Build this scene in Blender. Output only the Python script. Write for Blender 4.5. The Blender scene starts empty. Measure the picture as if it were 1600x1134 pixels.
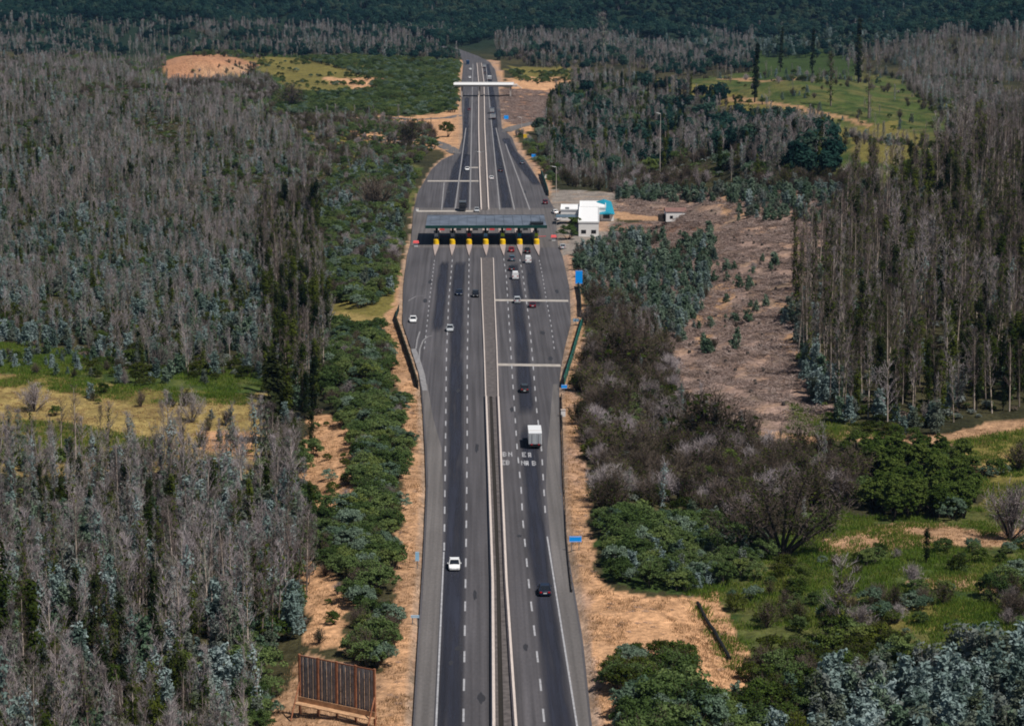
import bpy, math, random
import numpy as np
from mathutils import Vector, Matrix

# ------------------------------------------------------------------ camera, world, sun
SC = bpy.context.scene
F_PX = 3600.0; IW, IH = 1600.0, 1134.0
PITCH = math.atan((IH/2+89)/F_PX); YAW = math.atan(60/F_PX); CAMH = 94.7
cam = bpy.data.cameras.new('camera'); camo = bpy.data.objects.new('camera', cam)
SC.collection.objects.link(camo); SC.camera = camo
cam.sensor_width = 36; cam.lens = F_PX/IW*36; cam.clip_start = 1; cam.clip_end = 20000
camo.location = (0, 0, CAMH); camo.rotation_euler = (math.pi/2-PITCH, 0, -YAW)

SUN = Vector((0.50, -0.36, 1.0)).normalized()
EL = math.asin(SUN.z); AZ = math.atan2(SUN.x, SUN.y)
w = bpy.data.worlds.new('World'); SC.world = w; w.use_nodes = True
nt = w.node_tree; bg = nt.nodes['Background']; sky = nt.nodes.new('ShaderNodeTexSky')
sky.sky_type = 'NISHITA'; sky.sun_disc = False; sky.sun_elevation = EL; sky.sun_rotation = AZ
nt.links.new(sky.outputs[0], bg.inputs[0]); bg.inputs[1].default_value = 0.050
sl = bpy.data.lights.new('sun', 'SUN'); sl.energy = 4.9; sl.angle = math.radians(0.5); sl.color = (1, .95, .88)
so = bpy.data.objects.new('sun', sl); SC.collection.objects.link(so)
so.rotation_euler = SUN.to_track_quat('Z', 'Y').to_euler(); so.location = (0, 0, 300)
SC.view_settings.view_transform = 'Standard'; SC.view_settings.look = 'None'
SC.view_settings.exposure = 0.08; SC.view_settings.gamma = 1.0
SC.cycles.max_bounces = 5; SC.cycles.diffuse_bounces = 2; SC.cycles.transparent_max_bounces = 4
SC.cycles.transmission_bounces = 2; SC.cycles.glossy_bounces = 2; SC.cycles.filter_width = 1.85

# ------------------------------------------------------------------ view maths (used to lay the plan out from measured pixels)
cp, sp_, cy, sy = math.cos(PITCH), math.sin(PITCH), math.cos(YAW), math.sin(YAW)
FW = np.array([sy*cp, cy*cp, -sp_]); RT = np.array([cy, -sy, 0.0]); UP = np.cross(RT, FW)
CAM = np.array([0, 0, CAMH])
def project(X, Y, Z):
    dx, dy, dz = X-CAM[0], Y-CAM[1], Z-CAM[2]
    dep = dx*FW[0]+dy*FW[1]+dz*FW[2]
    return (IW/2+F_PX*(dx*RT[0]+dy*RT[1])/dep,
            IH/2-F_PX*(dx*UP[0]+dy*UP[1]+dz*UP[2])/dep, dep)
def p2w(px, py, z=0.0):
    d = FW + RT*((px-IW/2)/F_PX) - UP*((py-IH/2)/F_PX)
    t = (z-CAMH)/d[2]
    return float(d[0]*t), float(d[1]*t)
def pxm(py, z=0.0):                    # pixels per metre at a ground row
    x, y = p2w(800, py, z); return F_PX/project(x, y, z)[2]

# ------------------------------------------------------------------ noise
def _h(ix, iy, s):
    n = (ix.astype(np.int64)*374761393 + iy.astype(np.int64)*668265263 + s*982451653) & 0x7fffffff
    n = ((n ^ (n >> 13))*1274126177) & 0x7fffffff
    return ((n ^ (n >> 16)) & 0xffff)/65535.0
def vn(x, y, s=0):
    ix = np.floor(x); iy = np.floor(y); fx = x-ix; fy = y-iy
    fx = fx*fx*(3-2*fx); fy = fy*fy*(3-2*fy)
    a = _h(ix, iy, s); b = _h(ix+1, iy, s); c = _h(ix, iy+1, s); d = _h(ix+1, iy+1, s)
    return (a*(1-fx)+b*fx)*(1-fy)+(c*(1-fx)+d*fx)*fy
def fbm(x, y, s=0, o=3):
    r = 0; a = .5; t = 0
    for k in range(o):
        r = r+a*vn(x*2**k, y*2**k, s+k*17); t += a; a *= .55
    return r/t
def ss(a, b, x):
    t = np.clip((x-a)/(b-a), 0, 1); return t*t*(3-2*t)

# ------------------------------------------------------------------ road edges (row, left, right)
EDGE = [(1134,645,925),(1000,653,911),(870,661,889),(760,666,878),(700,664,876),(650,661,874),(600,657,874),(570,652,877),
        (540,641,883),(505,629,892),(450,630,890),(400,636,879),(378,642,870),(330,646,868),(300,653,852),(265,674,831),
        (250,690,821),(238,716,809),(215,723,800),(200,723,784),(170,722,782),(130,721,778),(110,723,774),(97,724,765)]
RY = []; RL = []; RR = []
for (py, a, b) in EDGE:
    xa, ya = p2w(a, py); xb, yb = p2w(b, py)
    RY.append((ya+yb)/2); RL.append(xa); RR.append(xb)
RY = [120.0]+RY; RL = [RL[0]]+RL; RR = [RR[0]]+RR
RY += [RY[-1]+100, RY[-1]+260, RY[-1]+480]; RL += [-11, -28, -78]; RR += [4, -17, -67]
RY, RL, RR = map(np.array, (RY, RL, RR))
def road_d(X, Y):                      # distance outside the pavement, negative inside
    l = np.interp(Y, RY, RL); r = np.interp(Y, RY, RR)
    d = np.maximum(l-X, X-r)
    return np.where(Y > RY[-1]-40, np.maximum(d, (Y-(RY[-1]-40))*.6), d)

# side roads and yards: (list of px points, width m)
SIDE = [([(716,240),(702,232),(690,226),(676,221),(655,219),(620,222)], 7.0),
        ([(787,206),(805,199),(825,194),(850,189),(890,187)], 7.5),
        ([(722,180),(700,184),(650,187),(600,183),(540,186),(480,184)], 6.0)]
SIDEW = [([p2w(*q) for q in pts], wd) for pts, wd in SIDE]
YARD = [p2w(*q) for q in [(858,296),(965,300),(962,345),(952,366),(905,398),(880,398),(868,370)]]
YARD2 = [p2w(*q) for q in [(960,322),(1080,325),(1080,348),(960,342)]]
def seg_d(X, Y, pts):
    r = np.full(np.shape(X), 1e9)
    for (a, b), (c, d) in zip(pts[:-1], pts[1:]):
        vx, vy = c-a, d-b; L = vx*vx+vy*vy
        t = np.clip(((X-a)*vx+(Y-b)*vy)/L, 0, 1)
        r = np.minimum(r, np.hypot(X-a-t*vx, Y-b-t*vy))
    return r
def inpoly(x, y, P):
    c = np.zeros(np.shape(x), bool); n = len(P)
    for i in range(n):
        x1, y1 = P[i]; x2, y2 = P[(i+1) % n]
        if y1 == y2: continue
        c ^= ((y1 > y) != (y2 > y)) & (x < (x2-x1)*(y-y1)/(y2-y1)+x1)
    return c
def flatness(X, Y):                    # 0 on roads and yards, 1 away from them
    m = ss(6, 45, road_d(X, Y))
    for pts, wd in SIDEW: m = np.minimum(m, ss(wd*.6, wd*.6+30, seg_d(X, Y, pts)))
    for P in (YARD, YARD2):
        m = np.minimum(m, np.where(inpoly(X, Y, P), 0, ss(2, 32, seg_d(X, Y, P+P[:1]))))
    return m
def bump(X, Y, cx, cyy, sx, s_y, h): return h*np.exp(-((X-cx)/sx)**2-((Y-cyy)/s_y)**2)
def ground(X, Y):
    X = np.asarray(X, float); Y = np.asarray(Y, float)
    d = road_d(X, Y); m = flatness(X, Y)
    z = -0.06-1.9*ss(2.5, 13, d)*ss(0, 1, m*3+0.0)
    rel = (fbm(X/95, Y/130, 3)-.5)*(9+9*ss(700, 1500, Y)) + (fbm(X/28, Y/28, 9)-.5)*2.2
    rel = rel + bump(X, Y, 150, 780, 62, 210, 27) + bump(X, Y, 88, 660, 30, 110, 7)
    rel = rel + bump(X, Y, 470, 1980, 170, 260, 34) + bump(X, Y, -198, 1700, 34, 34, 9)+9*np.exp(-((X+198)/36)**2)*ss(1672, 1684, Y)*ss(1790, 1710, Y)
    rel = rel + bump(X, Y, 190, 1380, 90, 160, 10) + bump(X, Y, -250, 1250, 130, 300, 12)
    far = ss(2150, 4300, Y)*(120+(fbm(X/500, Y/420, 21)-.5)*150) + ss(1750, 2400, Y)*(fbm(X/190, Y/170, 23)-.42)*70
    z = z+m*rel+far*ss(60, 260, d)
    z = z+ss(.2, 2, d)*(fbm(X/3.1, Y/3.1, 31)-.5)*.7
    z = z+bump(X, Y, -14.5, 305, 3, 20, -.5)
    return np.where(d < 0.6, -0.4, z)
def gz(x, y): return float(ground(np.array([x]), np.array([y]))[0])
def hit(px, py):                       # where the view ray through a pixel meets the terrain
    d = FW+RT*((px-IW/2)/F_PX)-UP*((py-IH/2)/F_PX)
    t = np.arange(150, 5200, 1.5)/math.hypot(d[0], d[1])
    X, Y, Z = d[0]*t, d[1]*t, CAMH+d[2]*t
    k = np.argmax(Z < ground(X, Y)); k = k if k else -1
    return float(X[k]), float(Y[k])

# ------------------------------------------------------------------ materials
def mat(name, col, rough=.8, metal=0., var=.0, scale=1.0, spec=.3):
    m = bpy.data.materials.new(name); m.use_nodes = True; t = m.node_tree; b = t.nodes['Principled BSDF']
    b.inputs['Base Color'].default_value = (*col, 1); b.inputs['Roughness'].default_value = rough
    b.inputs['Metallic'].default_value = metal; b.inputs['Specular IOR Level'].default_value = spec
    if var:
        g = t.nodes.new('ShaderNodeNewGeometry'); n = t.nodes.new('ShaderNodeTexNoise'); n.inputs['Scale'].default_value = scale
        n.inputs['Detail'].default_value = 4
        t.links.new(g.outputs['Position'], n.inputs['Vector'])
        mr = t.nodes.new('ShaderNodeMapRange'); mr.inputs[3].default_value = 1-var; mr.inputs[4].default_value = 1+var
        mr.inputs[1].default_value = .3; mr.inputs[2].default_value = .7
        mx = t.nodes.new('ShaderNodeVectorMath'); mx.operation = 'SCALE'; mx.inputs[0].default_value = col
        t.links.new(n.outputs[0], mr.inputs[0]); t.links.new(mr.outputs[0], mx.inputs['Scale'])
        t.links.new(mx.outputs[0], b.inputs['Base Color'])
    return m
def leafmat(name, cols, trans=.25, patch=.06):
    """foliage or twigs: colour differs from plant to plant and in patches across the stand"""
    m = bpy.data.materials.new(name); m.use_nodes = True; t = m.node_tree; t.nodes.clear()
    out = t.nodes.new('ShaderNodeOutputMaterial'); oi = t.nodes.new('ShaderNodeObjectInfo')
    g = t.nodes.new('ShaderNodeNewGeometry'); n = t.nodes.new('ShaderNodeTexNoise')
    n.inputs['Scale'].default_value = patch; n.inputs['Detail'].default_value = 5
    t.links.new(g.outputs['Position'], n.inputs['Vector'])
    ad = t.nodes.new('ShaderNodeMath'); ad.operation = 'MULTIPLY_ADD'; ad.inputs[1].default_value = .75
    t.links.new(oi.outputs['Random'], ad.inputs[0])
    sb = t.nodes.new('ShaderNodeMath'); sb.operation = 'MULTIPLY_ADD'; sb.inputs[1].default_value = 1.1; sb.inputs[2].default_value = -.45
    t.links.new(n.outputs[0], sb.inputs[0]); t.links.new(sb.outputs[0], ad.inputs[2])
    n2 = t.nodes.new('ShaderNodeTexNoise'); n2.inputs['Scale'].default_value = 1.3; t.links.new(g.outputs['Position'], n2.inputs['Vector'])
    a2 = t.nodes.new('ShaderNodeMath'); a2.operation = 'MULTIPLY_ADD'; a2.inputs[1].default_value = .5
    t.links.new(n2.outputs[0], a2.inputs[0]); t.links.new(ad.outputs[0], a2.inputs[2])
    a3 = t.nodes.new('ShaderNodeMath'); a3.operation = 'SUBTRACT'; a3.inputs[1].default_value = .25; t.links.new(a2.outputs[0], a3.inputs[0])
    r = t.nodes.new('ShaderNodeValToRGB'); t.links.new(a3.outputs[0], r.inputs[0])
    el = r.color_ramp.elements
    while len(el) < len(cols): el.new(.5)
    for i, c in enumerate(cols): el[i].position = i/(len(cols)-1); el[i].color = (*c, 1)
    df = t.nodes.new('ShaderNodeBsdfDiffuse'); tr = t.nodes.new('ShaderNodeBsdfTranslucent'); mx = t.nodes.new('ShaderNodeMixShader')
    t.links.new(r.outputs[0], df.inputs[0]); t.links.new(r.outputs[0], tr.inputs[0]); mx.inputs[0].default_value = trans
    t.links.new(df.outputs[0], mx.inputs[1]); t.links.new(tr.outputs[0], mx.inputs[2]); t.links.new(mx.outputs[0], out.inputs[0])
    return m
M = {}
M['bark'] = mat('bark', (.19,.15,.125), .9, var=.4, scale=.7)
M['darkbark'] = mat('dark_bark', (.035,.028,.024), .9, var=.3, scale=2)
M['palebark'] = mat('pale_bark', (.44,.36,.30), .9, var=.35, scale=.8)
M['twig'] = leafmat('twigs', [(.135,.11,.10),(.27,.23,.225),(.43,.375,.385),(.26,.245,.20)], .15)
M['twigdark'] = leafmat('dark_twigs', [(.06,.046,.038),(.13,.10,.09),(.20,.155,.145),(.12,.10,.065)], .15)
M['bushtwig'] = leafmat('bush_twigs', [(.05,.038,.028),(.10,.078,.060),(.155,.12,.10),(.085,.075,.04)], .15)
M['blue'] = leafmat('blue_green_leaves', [(.08,.12,.10),(.15,.21,.19),(.24,.31,.30),(.34,.41,.41)], .3)
M['palegrey'] = leafmat('grey_green_leaves', [(.08,.10,.06),(.14,.165,.13),(.23,.25,.25)], .3)
M['teal'] = leafmat('teal_leaves', [(.06,.10,.06),(.10,.155,.10),(.16,.215,.155),(.19,.26,.19)], .3)
M['green'] = leafmat('green_leaves', [(.034,.058,.018),(.076,.118,.038),(.130,.180,.066),(.155,.185,.045)], .3)
M['olive'] = leafmat('olive_leaves', [(.022,.036,.007),(.055,.070,.013),(.095,.115,.020)], .3)
M['vine'] = leafmat('bright_green_leaves', [(.035,.058,.012),(.075,.115,.025),(.13,.165,.04)], .35)
M['dark'] = leafmat('dark_needles', [(.008,.014,.005),(.018,.026,.009),(.03,.036,.014)], .2)
M['forest'] = leafmat('forest_leaves', [(.005,.017,.016),(.012,.036,.030),(.028,.062,.046),(.060,.082,.052)], .25, .012)
M['grass'] = leafmat('grass_blades', [(.075,.13,.02),(.125,.20,.03),(.22,.23,.055)], .4)
M['straw'] = leafmat('dry_grass', [(.22,.14,.07),(.36,.23,.12),(.46,.31,.18)], .35)
M['slash'] = leafmat('felled_branches', [(.12,.09,.075),(.27,.20,.175),(.42,.335,.30)], .1, .3)
M['concrete'] = mat('concrete', (.47,.41,.37), .9, var=.12, scale=.5)
M['barrier'] = mat('barrier_concrete', (.52,.45,.41), .9, var=.12, scale=.8)
M['island'] = mat('island_concrete', (.33,.265,.24), .9, var=.12, scale=.6)
M['median'] = mat('median_gravel', (.088,.077,.075), .95, var=.35, scale=1.1)
M['ditch'] = mat('painted_drain_shade', (.018,.015,.012), .95, var=.3, scale=2)  # near-black colour stands in for the shade down in the drain
M['white'] = mat('white_paint', (.72,.72,.72), .6, var=.05, scale=2)
M['wwall'] = mat('white_wall', (.78,.76,.74), .8, var=.05, scale=.5)
M['line'] = mat('road_paint', (.30,.30,.315), .8, var=.3, scale=1.3)
M['linefaint'] = mat('worn_road_paint', (.20,.195,.20), .85, var=.3, scale=.8)
M['linetan'] = mat('rumble_strip', (.33,.30,.27), .9, var=.2, scale=.6)
M['roofblue'] = mat('canopy_roof', (.105,.125,.16), .6, .1, var=.3, scale=.22)
M['stain'] = mat('oil_stain', (.028,.027,.03), .6)
M['green_metal'] = mat('green_metal', (.004,.045,.038), .5)
M['green_fence'] = mat('green_fence_paint', (.01,.12,.095), .6)
M['dgreen'] = mat('dark_green_mesh', (.005,.028,.022), .7)
M['dark_metal'] = mat('dark_metal', (.02,.022,.025), .5, .3)
M['steel'] = mat('galvanised_steel', (.36,.37,.38), .45, .6)
M['yellow'] = mat('yellow_paint', (.80,.50,.005), .5)
M['lime'] = mat('lime_paint', (.55,.72,.04), .5)
M['red'] = mat('red_paint', (.62,.05,.05), .5)
M['brick'] = mat('brownish_red_roof', (.19,.105,.09), .8, var=.15, scale=.7)
M['signblue'] = mat('blue_sign', (.0,.33,1.0), .5)
M['signback'] = mat('pale_blue_sign_back', (.28,.52,.72), .5)
M['tealroof'] = mat('teal_roof', (.01,.22,.32), .6, var=.1, scale=.7)
M['rust'] = mat('rusty_steel', (.28,.115,.06), .85, var=.35, scale=2.0)
M['rustpale'] = mat('weathered_planks', (.42,.25,.14), .85, var=.35, scale=1.5)
M['panel'] = mat('weathered_sheet', (.23,.23,.25), .6, .2, var=.4, scale=1.6)
M['glass'] = mat('dark_glass', (.012,.015,.02), .12, spec=.6)
M['rubber'] = mat('tyre_rubber', (.015,.015,.015), .8)
M['rim'] = mat('wheel_rim', (.35,.35,.36), .35, .7)
M['lamp'] = mat('headlight_lens', (.7,.72,.72), .15)
M['tail'] = mat('tail_light_lens', (.5,.01,.01), .25)
M['pink'] = mat('pink_red_plastic', (.8,.12,.12), .5)
M['pipe'] = mat('black_pipe', (.008,.008,.008), .7)
PAINT = {'white':(.78,.78,.78),'silver':(.42,.44,.46),'black':(.01,.01,.012),'darkblue':(.008,.014,.035),'red':(.30,.008,.014),
         'bluegrey':(.07,.12,.16),'darkgrey':(.03,.032,.036),'blue':(.01,.05,.14),'maroon':(.10,.01,.02)}
for k, c in PAINT.items(): M['paint_'+k] = mat(k+'_car_paint', c, .28, .1, spec=.5)

def asphalt(name, base, streak=.25, seed=0):
    m = bpy.data.materials.new(name); m.use_nodes = True; t = m.node_tree; b = t.nodes['Principled BSDF']
    b.inputs['Roughness'].default_value = .85; b.inputs['Specular IOR Level'].default_value = .25
    g = t.nodes.new('ShaderNodeNewGeometry')
    def nz(sc, det, lo, hi):
        mp = t.nodes.new('ShaderNodeMapping'); mp.inputs['Scale'].default_value = sc; mp.inputs['Location'].default_value = (seed, seed, 0)
        n = t.nodes.new('ShaderNodeTexNoise'); n.inputs['Scale'].default_value = 1; n.inputs['Detail'].default_value = det
        t.links.new(g.outputs['Position'], mp.inputs[0]); t.links.new(mp.outputs[0], n.inputs['Vector'])
        r = t.nodes.new('ShaderNodeMapRange'); r.inputs[1].default_value = .3; r.inputs[2].default_value = .7
        r.inputs[3].default_value = lo; r.inputs[4].default_value = hi; t.links.new(n.outputs[0], r.inputs[0]); return r.outputs[0]
    a = nz((1.3, .012, 1), 3, 1-streak, 1+streak); c = nz((.09, .03, 1), 3, .86, 1.14); d = nz((2.5, 1.2, 1), 4, .88, 1.12)
    m1 = t.nodes.new('ShaderNodeMath'); m1.operation = 'MULTIPLY'; m2 = t.nodes.new('ShaderNodeMath'); m2.operation = 'MULTIPLY'
    t.links.new(a, m1.inputs[0]); t.links.new(c, m1.inputs[1]); t.links.new(m1.outputs[0], m2.inputs[0]); t.links.new(d, m2.inputs[1])
    v = t.nodes.new('ShaderNodeVectorMath'); v.operation = 'SCALE'; v.inputs[0].default_value = base
    t.links.new(m2.outputs[0], v.inputs['Scale']); t.links.new(v.outputs[0], b.inputs['Base Color'])
    return m
M['asphalt'] = asphalt('asphalt', (.067,.063,.068), .32)
M['asphalt_dark'] = asphalt('newer_asphalt', (.020,.022,.034), .25, 5)
def soften(m):
    t = m.node_tree; out = [n for n in t.nodes if n.type == 'OUTPUT_MATERIAL'][0]; b = t.nodes['Principled BSDF']
    at = t.nodes.new('ShaderNodeAttribute'); at.attribute_name = 'edge'; g = t.nodes.new('ShaderNodeNewGeometry')
    mp = t.nodes.new('ShaderNodeMapping'); mp.inputs['Scale'].default_value = (.9, .035, 1); n = t.nodes.new('ShaderNodeTexNoise'); n.inputs['Scale'].default_value = 1; n.inputs['Detail'].default_value = 4
    t.links.new(g.outputs['Position'], mp.inputs[0]); t.links.new(mp.outputs[0], n.inputs['Vector'])
    r = t.nodes.new('ShaderNodeMapRange'); r.inputs[1].default_value = .25; r.inputs[2].default_value = .6; r.inputs[3].default_value = .35; r.inputs[4].default_value = 1
    t.links.new(n.outputs[0], r.inputs[0]); mu = t.nodes.new('ShaderNodeMath'); mu.operation = 'MULTIPLY'
    t.links.new(r.outputs[0], mu.inputs[0]); t.links.new(at.outputs['Fac'], mu.inputs[1])
    tr = t.nodes.new('ShaderNodeBsdfTransparent'); mx = t.nodes.new('ShaderNodeMixShader')
    t.links.new(mu.outputs[0], mx.inputs[0]); t.links.new(tr.outputs[0], mx.inputs[1]); t.links.new(b.outputs[0], mx.inputs[2]); t.links.new(mx.outputs[0], out.inputs[0])
soften(M['asphalt_dark'])
M['apron'] = asphalt('worn_concrete_apron', (.095,.087,.086), .25, 12)
M['asphalt_light'] = asphalt('shoulder_asphalt', (.112,.103,.100), .22, 9)

# ------------------------------------------------------------------ object helpers
COL = SC.collection
def tag(o, label=None, cat=None, group=None, kind=None):
    if label: o['label'] = label
    if cat: o['category'] = cat
    if group: o['group'] = group
    if kind: o['kind'] = kind
    return o
def link(name, me, parent=None, link=True):
    o = bpy.data.objects.new(name, me)
    if link: COL.objects.link(o)
    if parent: o.parent = parent
    return o
def empty(name, loc, rz=0, sc=1):
    o = bpy.data.objects.new(name, None); COL.objects.link(o); o.location = loc; o.rotation_euler = (0, 0, rz)
    o.scale = (sc, sc, sc) if np.isscalar(sc) else sc; o.empty_display_size = .5; return o
class MB:
    def __init__(s): s.v = []; s.f = []; s.m = []; s.mats = []
    def add(s, v, f, m):
        if m not in s.mats: s.mats.append(m)
        n = len(s.v); s.v += [tuple(map(float, p)) for p in v]; s.f += [tuple(int(i)+n for i in q) for q in f]; s.m += [s.mats.index(m)]*len(f)
        return s
    def box(s, x0, x1, y0, y1, z0, z1, m, tx=0, ty=0):
        v = [(x0,y0,z0),(x1,y0,z0),(x1,y1,z0),(x0,y1,z0),(x0+tx,y0+ty,z1),(x1-tx,y0+ty,z1),(x1-tx,y1-ty,z1),(x0+tx,y1-ty,z1)]
        return s.add(v, [(3,2,1,0),(4,5,6,7),(0,1,5,4),(1,2,6,5),(2,3,7,6),(3,0,4,7)], m)
    def cyl(s, x, y, z0, z1, r0, r1, m, n=10):
        v = [(x+r*math.cos(a*2*math.pi/n), y+r*math.sin(a*2*math.pi/n), z) for z, r in ((z0,r0),(z1,r1)) for a in range(n)]
        return s.add(v, [(i,(i+1)%n,n+(i+1)%n,n+i) for i in range(n)]+[tuple(range(n,2*n)), tuple(range(n-1,-1,-1))], m)
    def wheel(s, x, y, z, r, wd, m, n=14):
        v = [(x+sx*wd/2, y+r*math.cos(a*2*math.pi/n), z+r*math.sin(a*2*math.pi/n)) for sx in (-1,1) for a in range(n)]
        return s.add(v, [(i,(i+1)%n,n+(i+1)%n,n+i) for i in range(n)]+[tuple(range(n,2*n)), tuple(range(n-1,-1,-1))], m)
    def bar(s, a, b, r, m):
        a = Vector(a); b = Vector(b); d = (b-a).normalized(); u = d.orthogonal().normalized(); w_ = d.cross(u)
        v = [p+(u*cx+w_*cz)*r for p in (a, b) for cx, cz in ((-1,-1),(1,-1),(1,1),(-1,1))]
        return s.add(v, [(0,1,5,4),(1,2,6,5),(2,3,7,6),(3,0,4,7),(3,2,1,0),(4,5,6,7)], m)
    def prism(s, pts, z0, z1, m):
        n = len(pts); v = [(x,y,z0) for x, y in pts]+[(x,y,z1) for x, y in pts]
        return s.add(v, [tuple(range(n-1,-1,-1)), tuple(range(n,2*n))]+[(i,(i+1)%n,n+(i+1)%n,n+i) for i in range(n)], m)
    def mesh(s, name):
        me = bpy.data.meshes.new(name); me.from_pydata(s.v, [], s.f)
        for k in s.mats: me.materials.append(M[k])
        me.polygons.foreach_set('material_index', s.m); me.update(); return me
    def build(s, name, parent=None): return link(name, s.mesh(name), parent)
def npmesh(name, V, Fq, mats, midx=None):
    """V (n,3); Fq list of (m,k) int arrays"""
    me = bpy.data.meshes.new(name); nv = len(V); me.vertices.add(nv); me.vertices.foreach_set('co', np.asarray(V, np.float32).ravel())
    tot = sum(len(f) for f in Fq); nl = sum(f.size for f in Fq)
    me.loops.add(nl); me.polygons.add(tot)
    me.loops.foreach_set('vertex_index', np.concatenate([f.ravel() for f in Fq]).astype(np.int32))
    sizes = np.concatenate([np.full(len(f), f.shape[1]) for f in Fq]); st = np.concatenate([[0], np.cumsum(sizes)[:-1]])
    me.polygons.foreach_set('loop_start', st.astype(np.int32))
    for k in mats: me.materials.append(M[k])
    if midx is not None: me.polygons.foreach_set('material_index', np.asarray(midx, np.int32))
    me.update(calc_edges=True); return me

# ------------------------------------------------------------------ terrain
NR, NC = 760, 460
rr = 170*(5600/170)**(np.arange(NR)/(NR-1)); uu = np.linspace(-.36, .37, NC)
GX = rr[:, None]*uu[None, :]; GY = np.repeat(rr[:, None], NC, 1)
GZ = ground(GX, GY)
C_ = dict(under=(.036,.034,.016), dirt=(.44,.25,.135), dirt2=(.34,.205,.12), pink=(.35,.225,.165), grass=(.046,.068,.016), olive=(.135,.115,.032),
          yellow=(.235,.175,.065), gdark=(.03,.05,.012), mauve=(.25,.172,.14), orange=(.33,.17,.095), forest=(.012,.024,.014), grey=(.2,.175,.15),
          brown=(.20,.115,.08), track=(.27,.165,.085), concrete=(.20,.175,.155))
GP = [  # ground cover painted in this order, outlines measured in the photograph
 ('grass', [(-200,520),(0,535),(120,548),(210,575),(415,575),(415,618),(300,622),(180,606),(60,592),(-200,586)]),
 ('yellow', [(-200,580),(60,586),(180,600),(300,616),(415,612),(410,745),(-200,745)]),
 ('olive', [(-200,584),(60,590),(180,604),(415,618),(410,634),(200,628),(60,606),(-200,600)]),
 ('olive', [(-200,650),(100,660),(260,690),(240,720),(-200,730)]),
 ('dirt', [(300,672),(405,676),(400,715),(320,700)]),
 ('olive', [(500,470),(625,440),(622,510),(600,510),(500,520)]),
 ('yellow', [(500,478),(560,490),(610,492),(600,512),(510,505)]),
 ('dirt', [(480,655),(520,650),(560,690),(560,720),(545,780),(480,790),(475,740),(478,700)]),
 ('dirt', [(490,760),(560,740),(560,775),(520,800),(485,800)]),
 ('dirt', [(475,860),(520,900),(545,960),(525,1015),(480,1010),(470,920)]),
 ('dirt2', [(430,1080),(470,1020),(560,1040),(640,1080),(650,1300),(330,1300)]),
 ('gdark', [(470,85),(720,95),(720,180),(560,182),(430,175),(300,150),(150,150),(150,100),(300,80)]),
 ('olive', [(380,90),(600,92),(590,130),(520,150),(450,140),(410,110)]),
 ('dirt', [(500,118),(560,122),(640,128),(620,140),(560,142),(510,128)]),
 ('orange', [(256,98),(275,88),(330,86),(372,90),(400,100),(396,112),(350,120),(345,134),(300,138),(262,134)]),
 ('dirt2', [(300,104),(380,104),(396,112),(340,122),(300,118)]),
 ('dirt', [(470,186),(560,180),(640,182),(716,170),(722,182),(722,245),(690,230),(650,222),(620,222),(560,215),(540,195)]),
 ('olive', [(440,190),(520,200),(600,225),(640,260),(620,300),(560,300),(500,250),(440,220)]),
 ('dirt', [(560,205),(620,200),(700,190),(722,200),(720,240),(640,225)]),
 ('dirt', [(520,270),(545,275),(570,330),(550,330),(525,290)]),
 ('grass', [(600,250),(650,260),(645,330),(600,320)]),
 # right
 ('brown', [(784,140),(830,140),(880,150),(880,190),(800,195),(782,180)]),
 ('dirt', [(784,120),(860,115),(900,125),(895,140),(800,150)]),
 ('olive', [(800,105),(900,105),(900,118),(800,122)]),
 ('dirt', [(778,180),(800,190),(840,190),(830,205),(800,215),(780,200)]),
 ('grass', [(1060,125),(1180,112),(1310,105),(1460,128),(1540,160),(1480,260),(1360,300),(1260,290),(1290,215),(1180,180),(1060,150)]),
 ('gdark', [(1180,70),(1340,75),(1340,115),(1180,125)]),
 ('olive', [(1000,120),(1150,150),(1330,205),(1300,250),(1180,180),(1040,150)]),
 ('track', [(1118,125),(1255,123),(1250,126),(1180,130),(1120,128)]),
 ('track', [(1120,154),(1180,156),(1250,168),(1300,182),(1390,201),(1385,205),(1290,187),(1200,166),(1130,159)]),
 ('olive', [(1330,205),(1400,190),(1450,220),(1400,260),(1340,250)]),
 ('mauve', [(1090,300),(1370,285),(1390,330),(1300,380),(1240,480),(1250,570),(1310,650),(1260,680),(1150,668),(1060,640),(1020,560),(980,500),(1000,440),(1090,420),(1100,360)]),
 ('mauve', [(950,302),(1100,298),(1100,350),(960,330)]),
 ('dirt2', [(1110,300),(1260,292),(1250,325),(1140,340)]),
 ('dirt2', [(1215,470),(1245,470),(1250,560),(1225,540)]),
 ('dirt2', [(1090,470),(1160,430),(1150,500),(1090,540)]),
 ('brown', [(890,350),(1100,345),(1100,430),(1060,480),(1000,510),(930,480),(900,420)]),
 ('grass', [(1240,630),(1310,650),(1400,680),(1290,690),(1230,675)]),
 ('dirt2', [(1170,676),(1300,680),(1480,676),(1700,640),(1700,662),(1520,700),(1400,692),(1200,692)]),
 ('olive', [(1480,690),(1700,655),(1700,800),(1540,790),(1530,720)]),
 ('yellow', [(1500,710),(1700,700),(1700,720),(1540,745)]),
 ('grass', [(1060,900),(1300,790),(1340,810),(1700,780),(1800,1000),(1800,1300),(1200,1300),(1120,1040)]),
 ('dirt2', [(1270,845),(1370,820),(1440,818),(1560,832),(1700,820),(1700,860),(1560,858),(1400,856),(1290,862)]),
 ('dirt2', [(1420,905),(1520,896),(1600,912),(1590,922),(1480,920)]),
 ('olive', [(1300,935),(1560,940),(1560,985),(1330,975)]),
 ('dirt', [(925,900),(960,925),(1010,932),(1085,930),(1110,915),(1150,1000),(1165,1060),(1130,1110),(1120,1300),(900,1300),(915,1100)]),
 ('gdark', [(930,840),(1100,830),(1180,900),(1080,925),(1000,925),(935,905)]),
]
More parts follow.
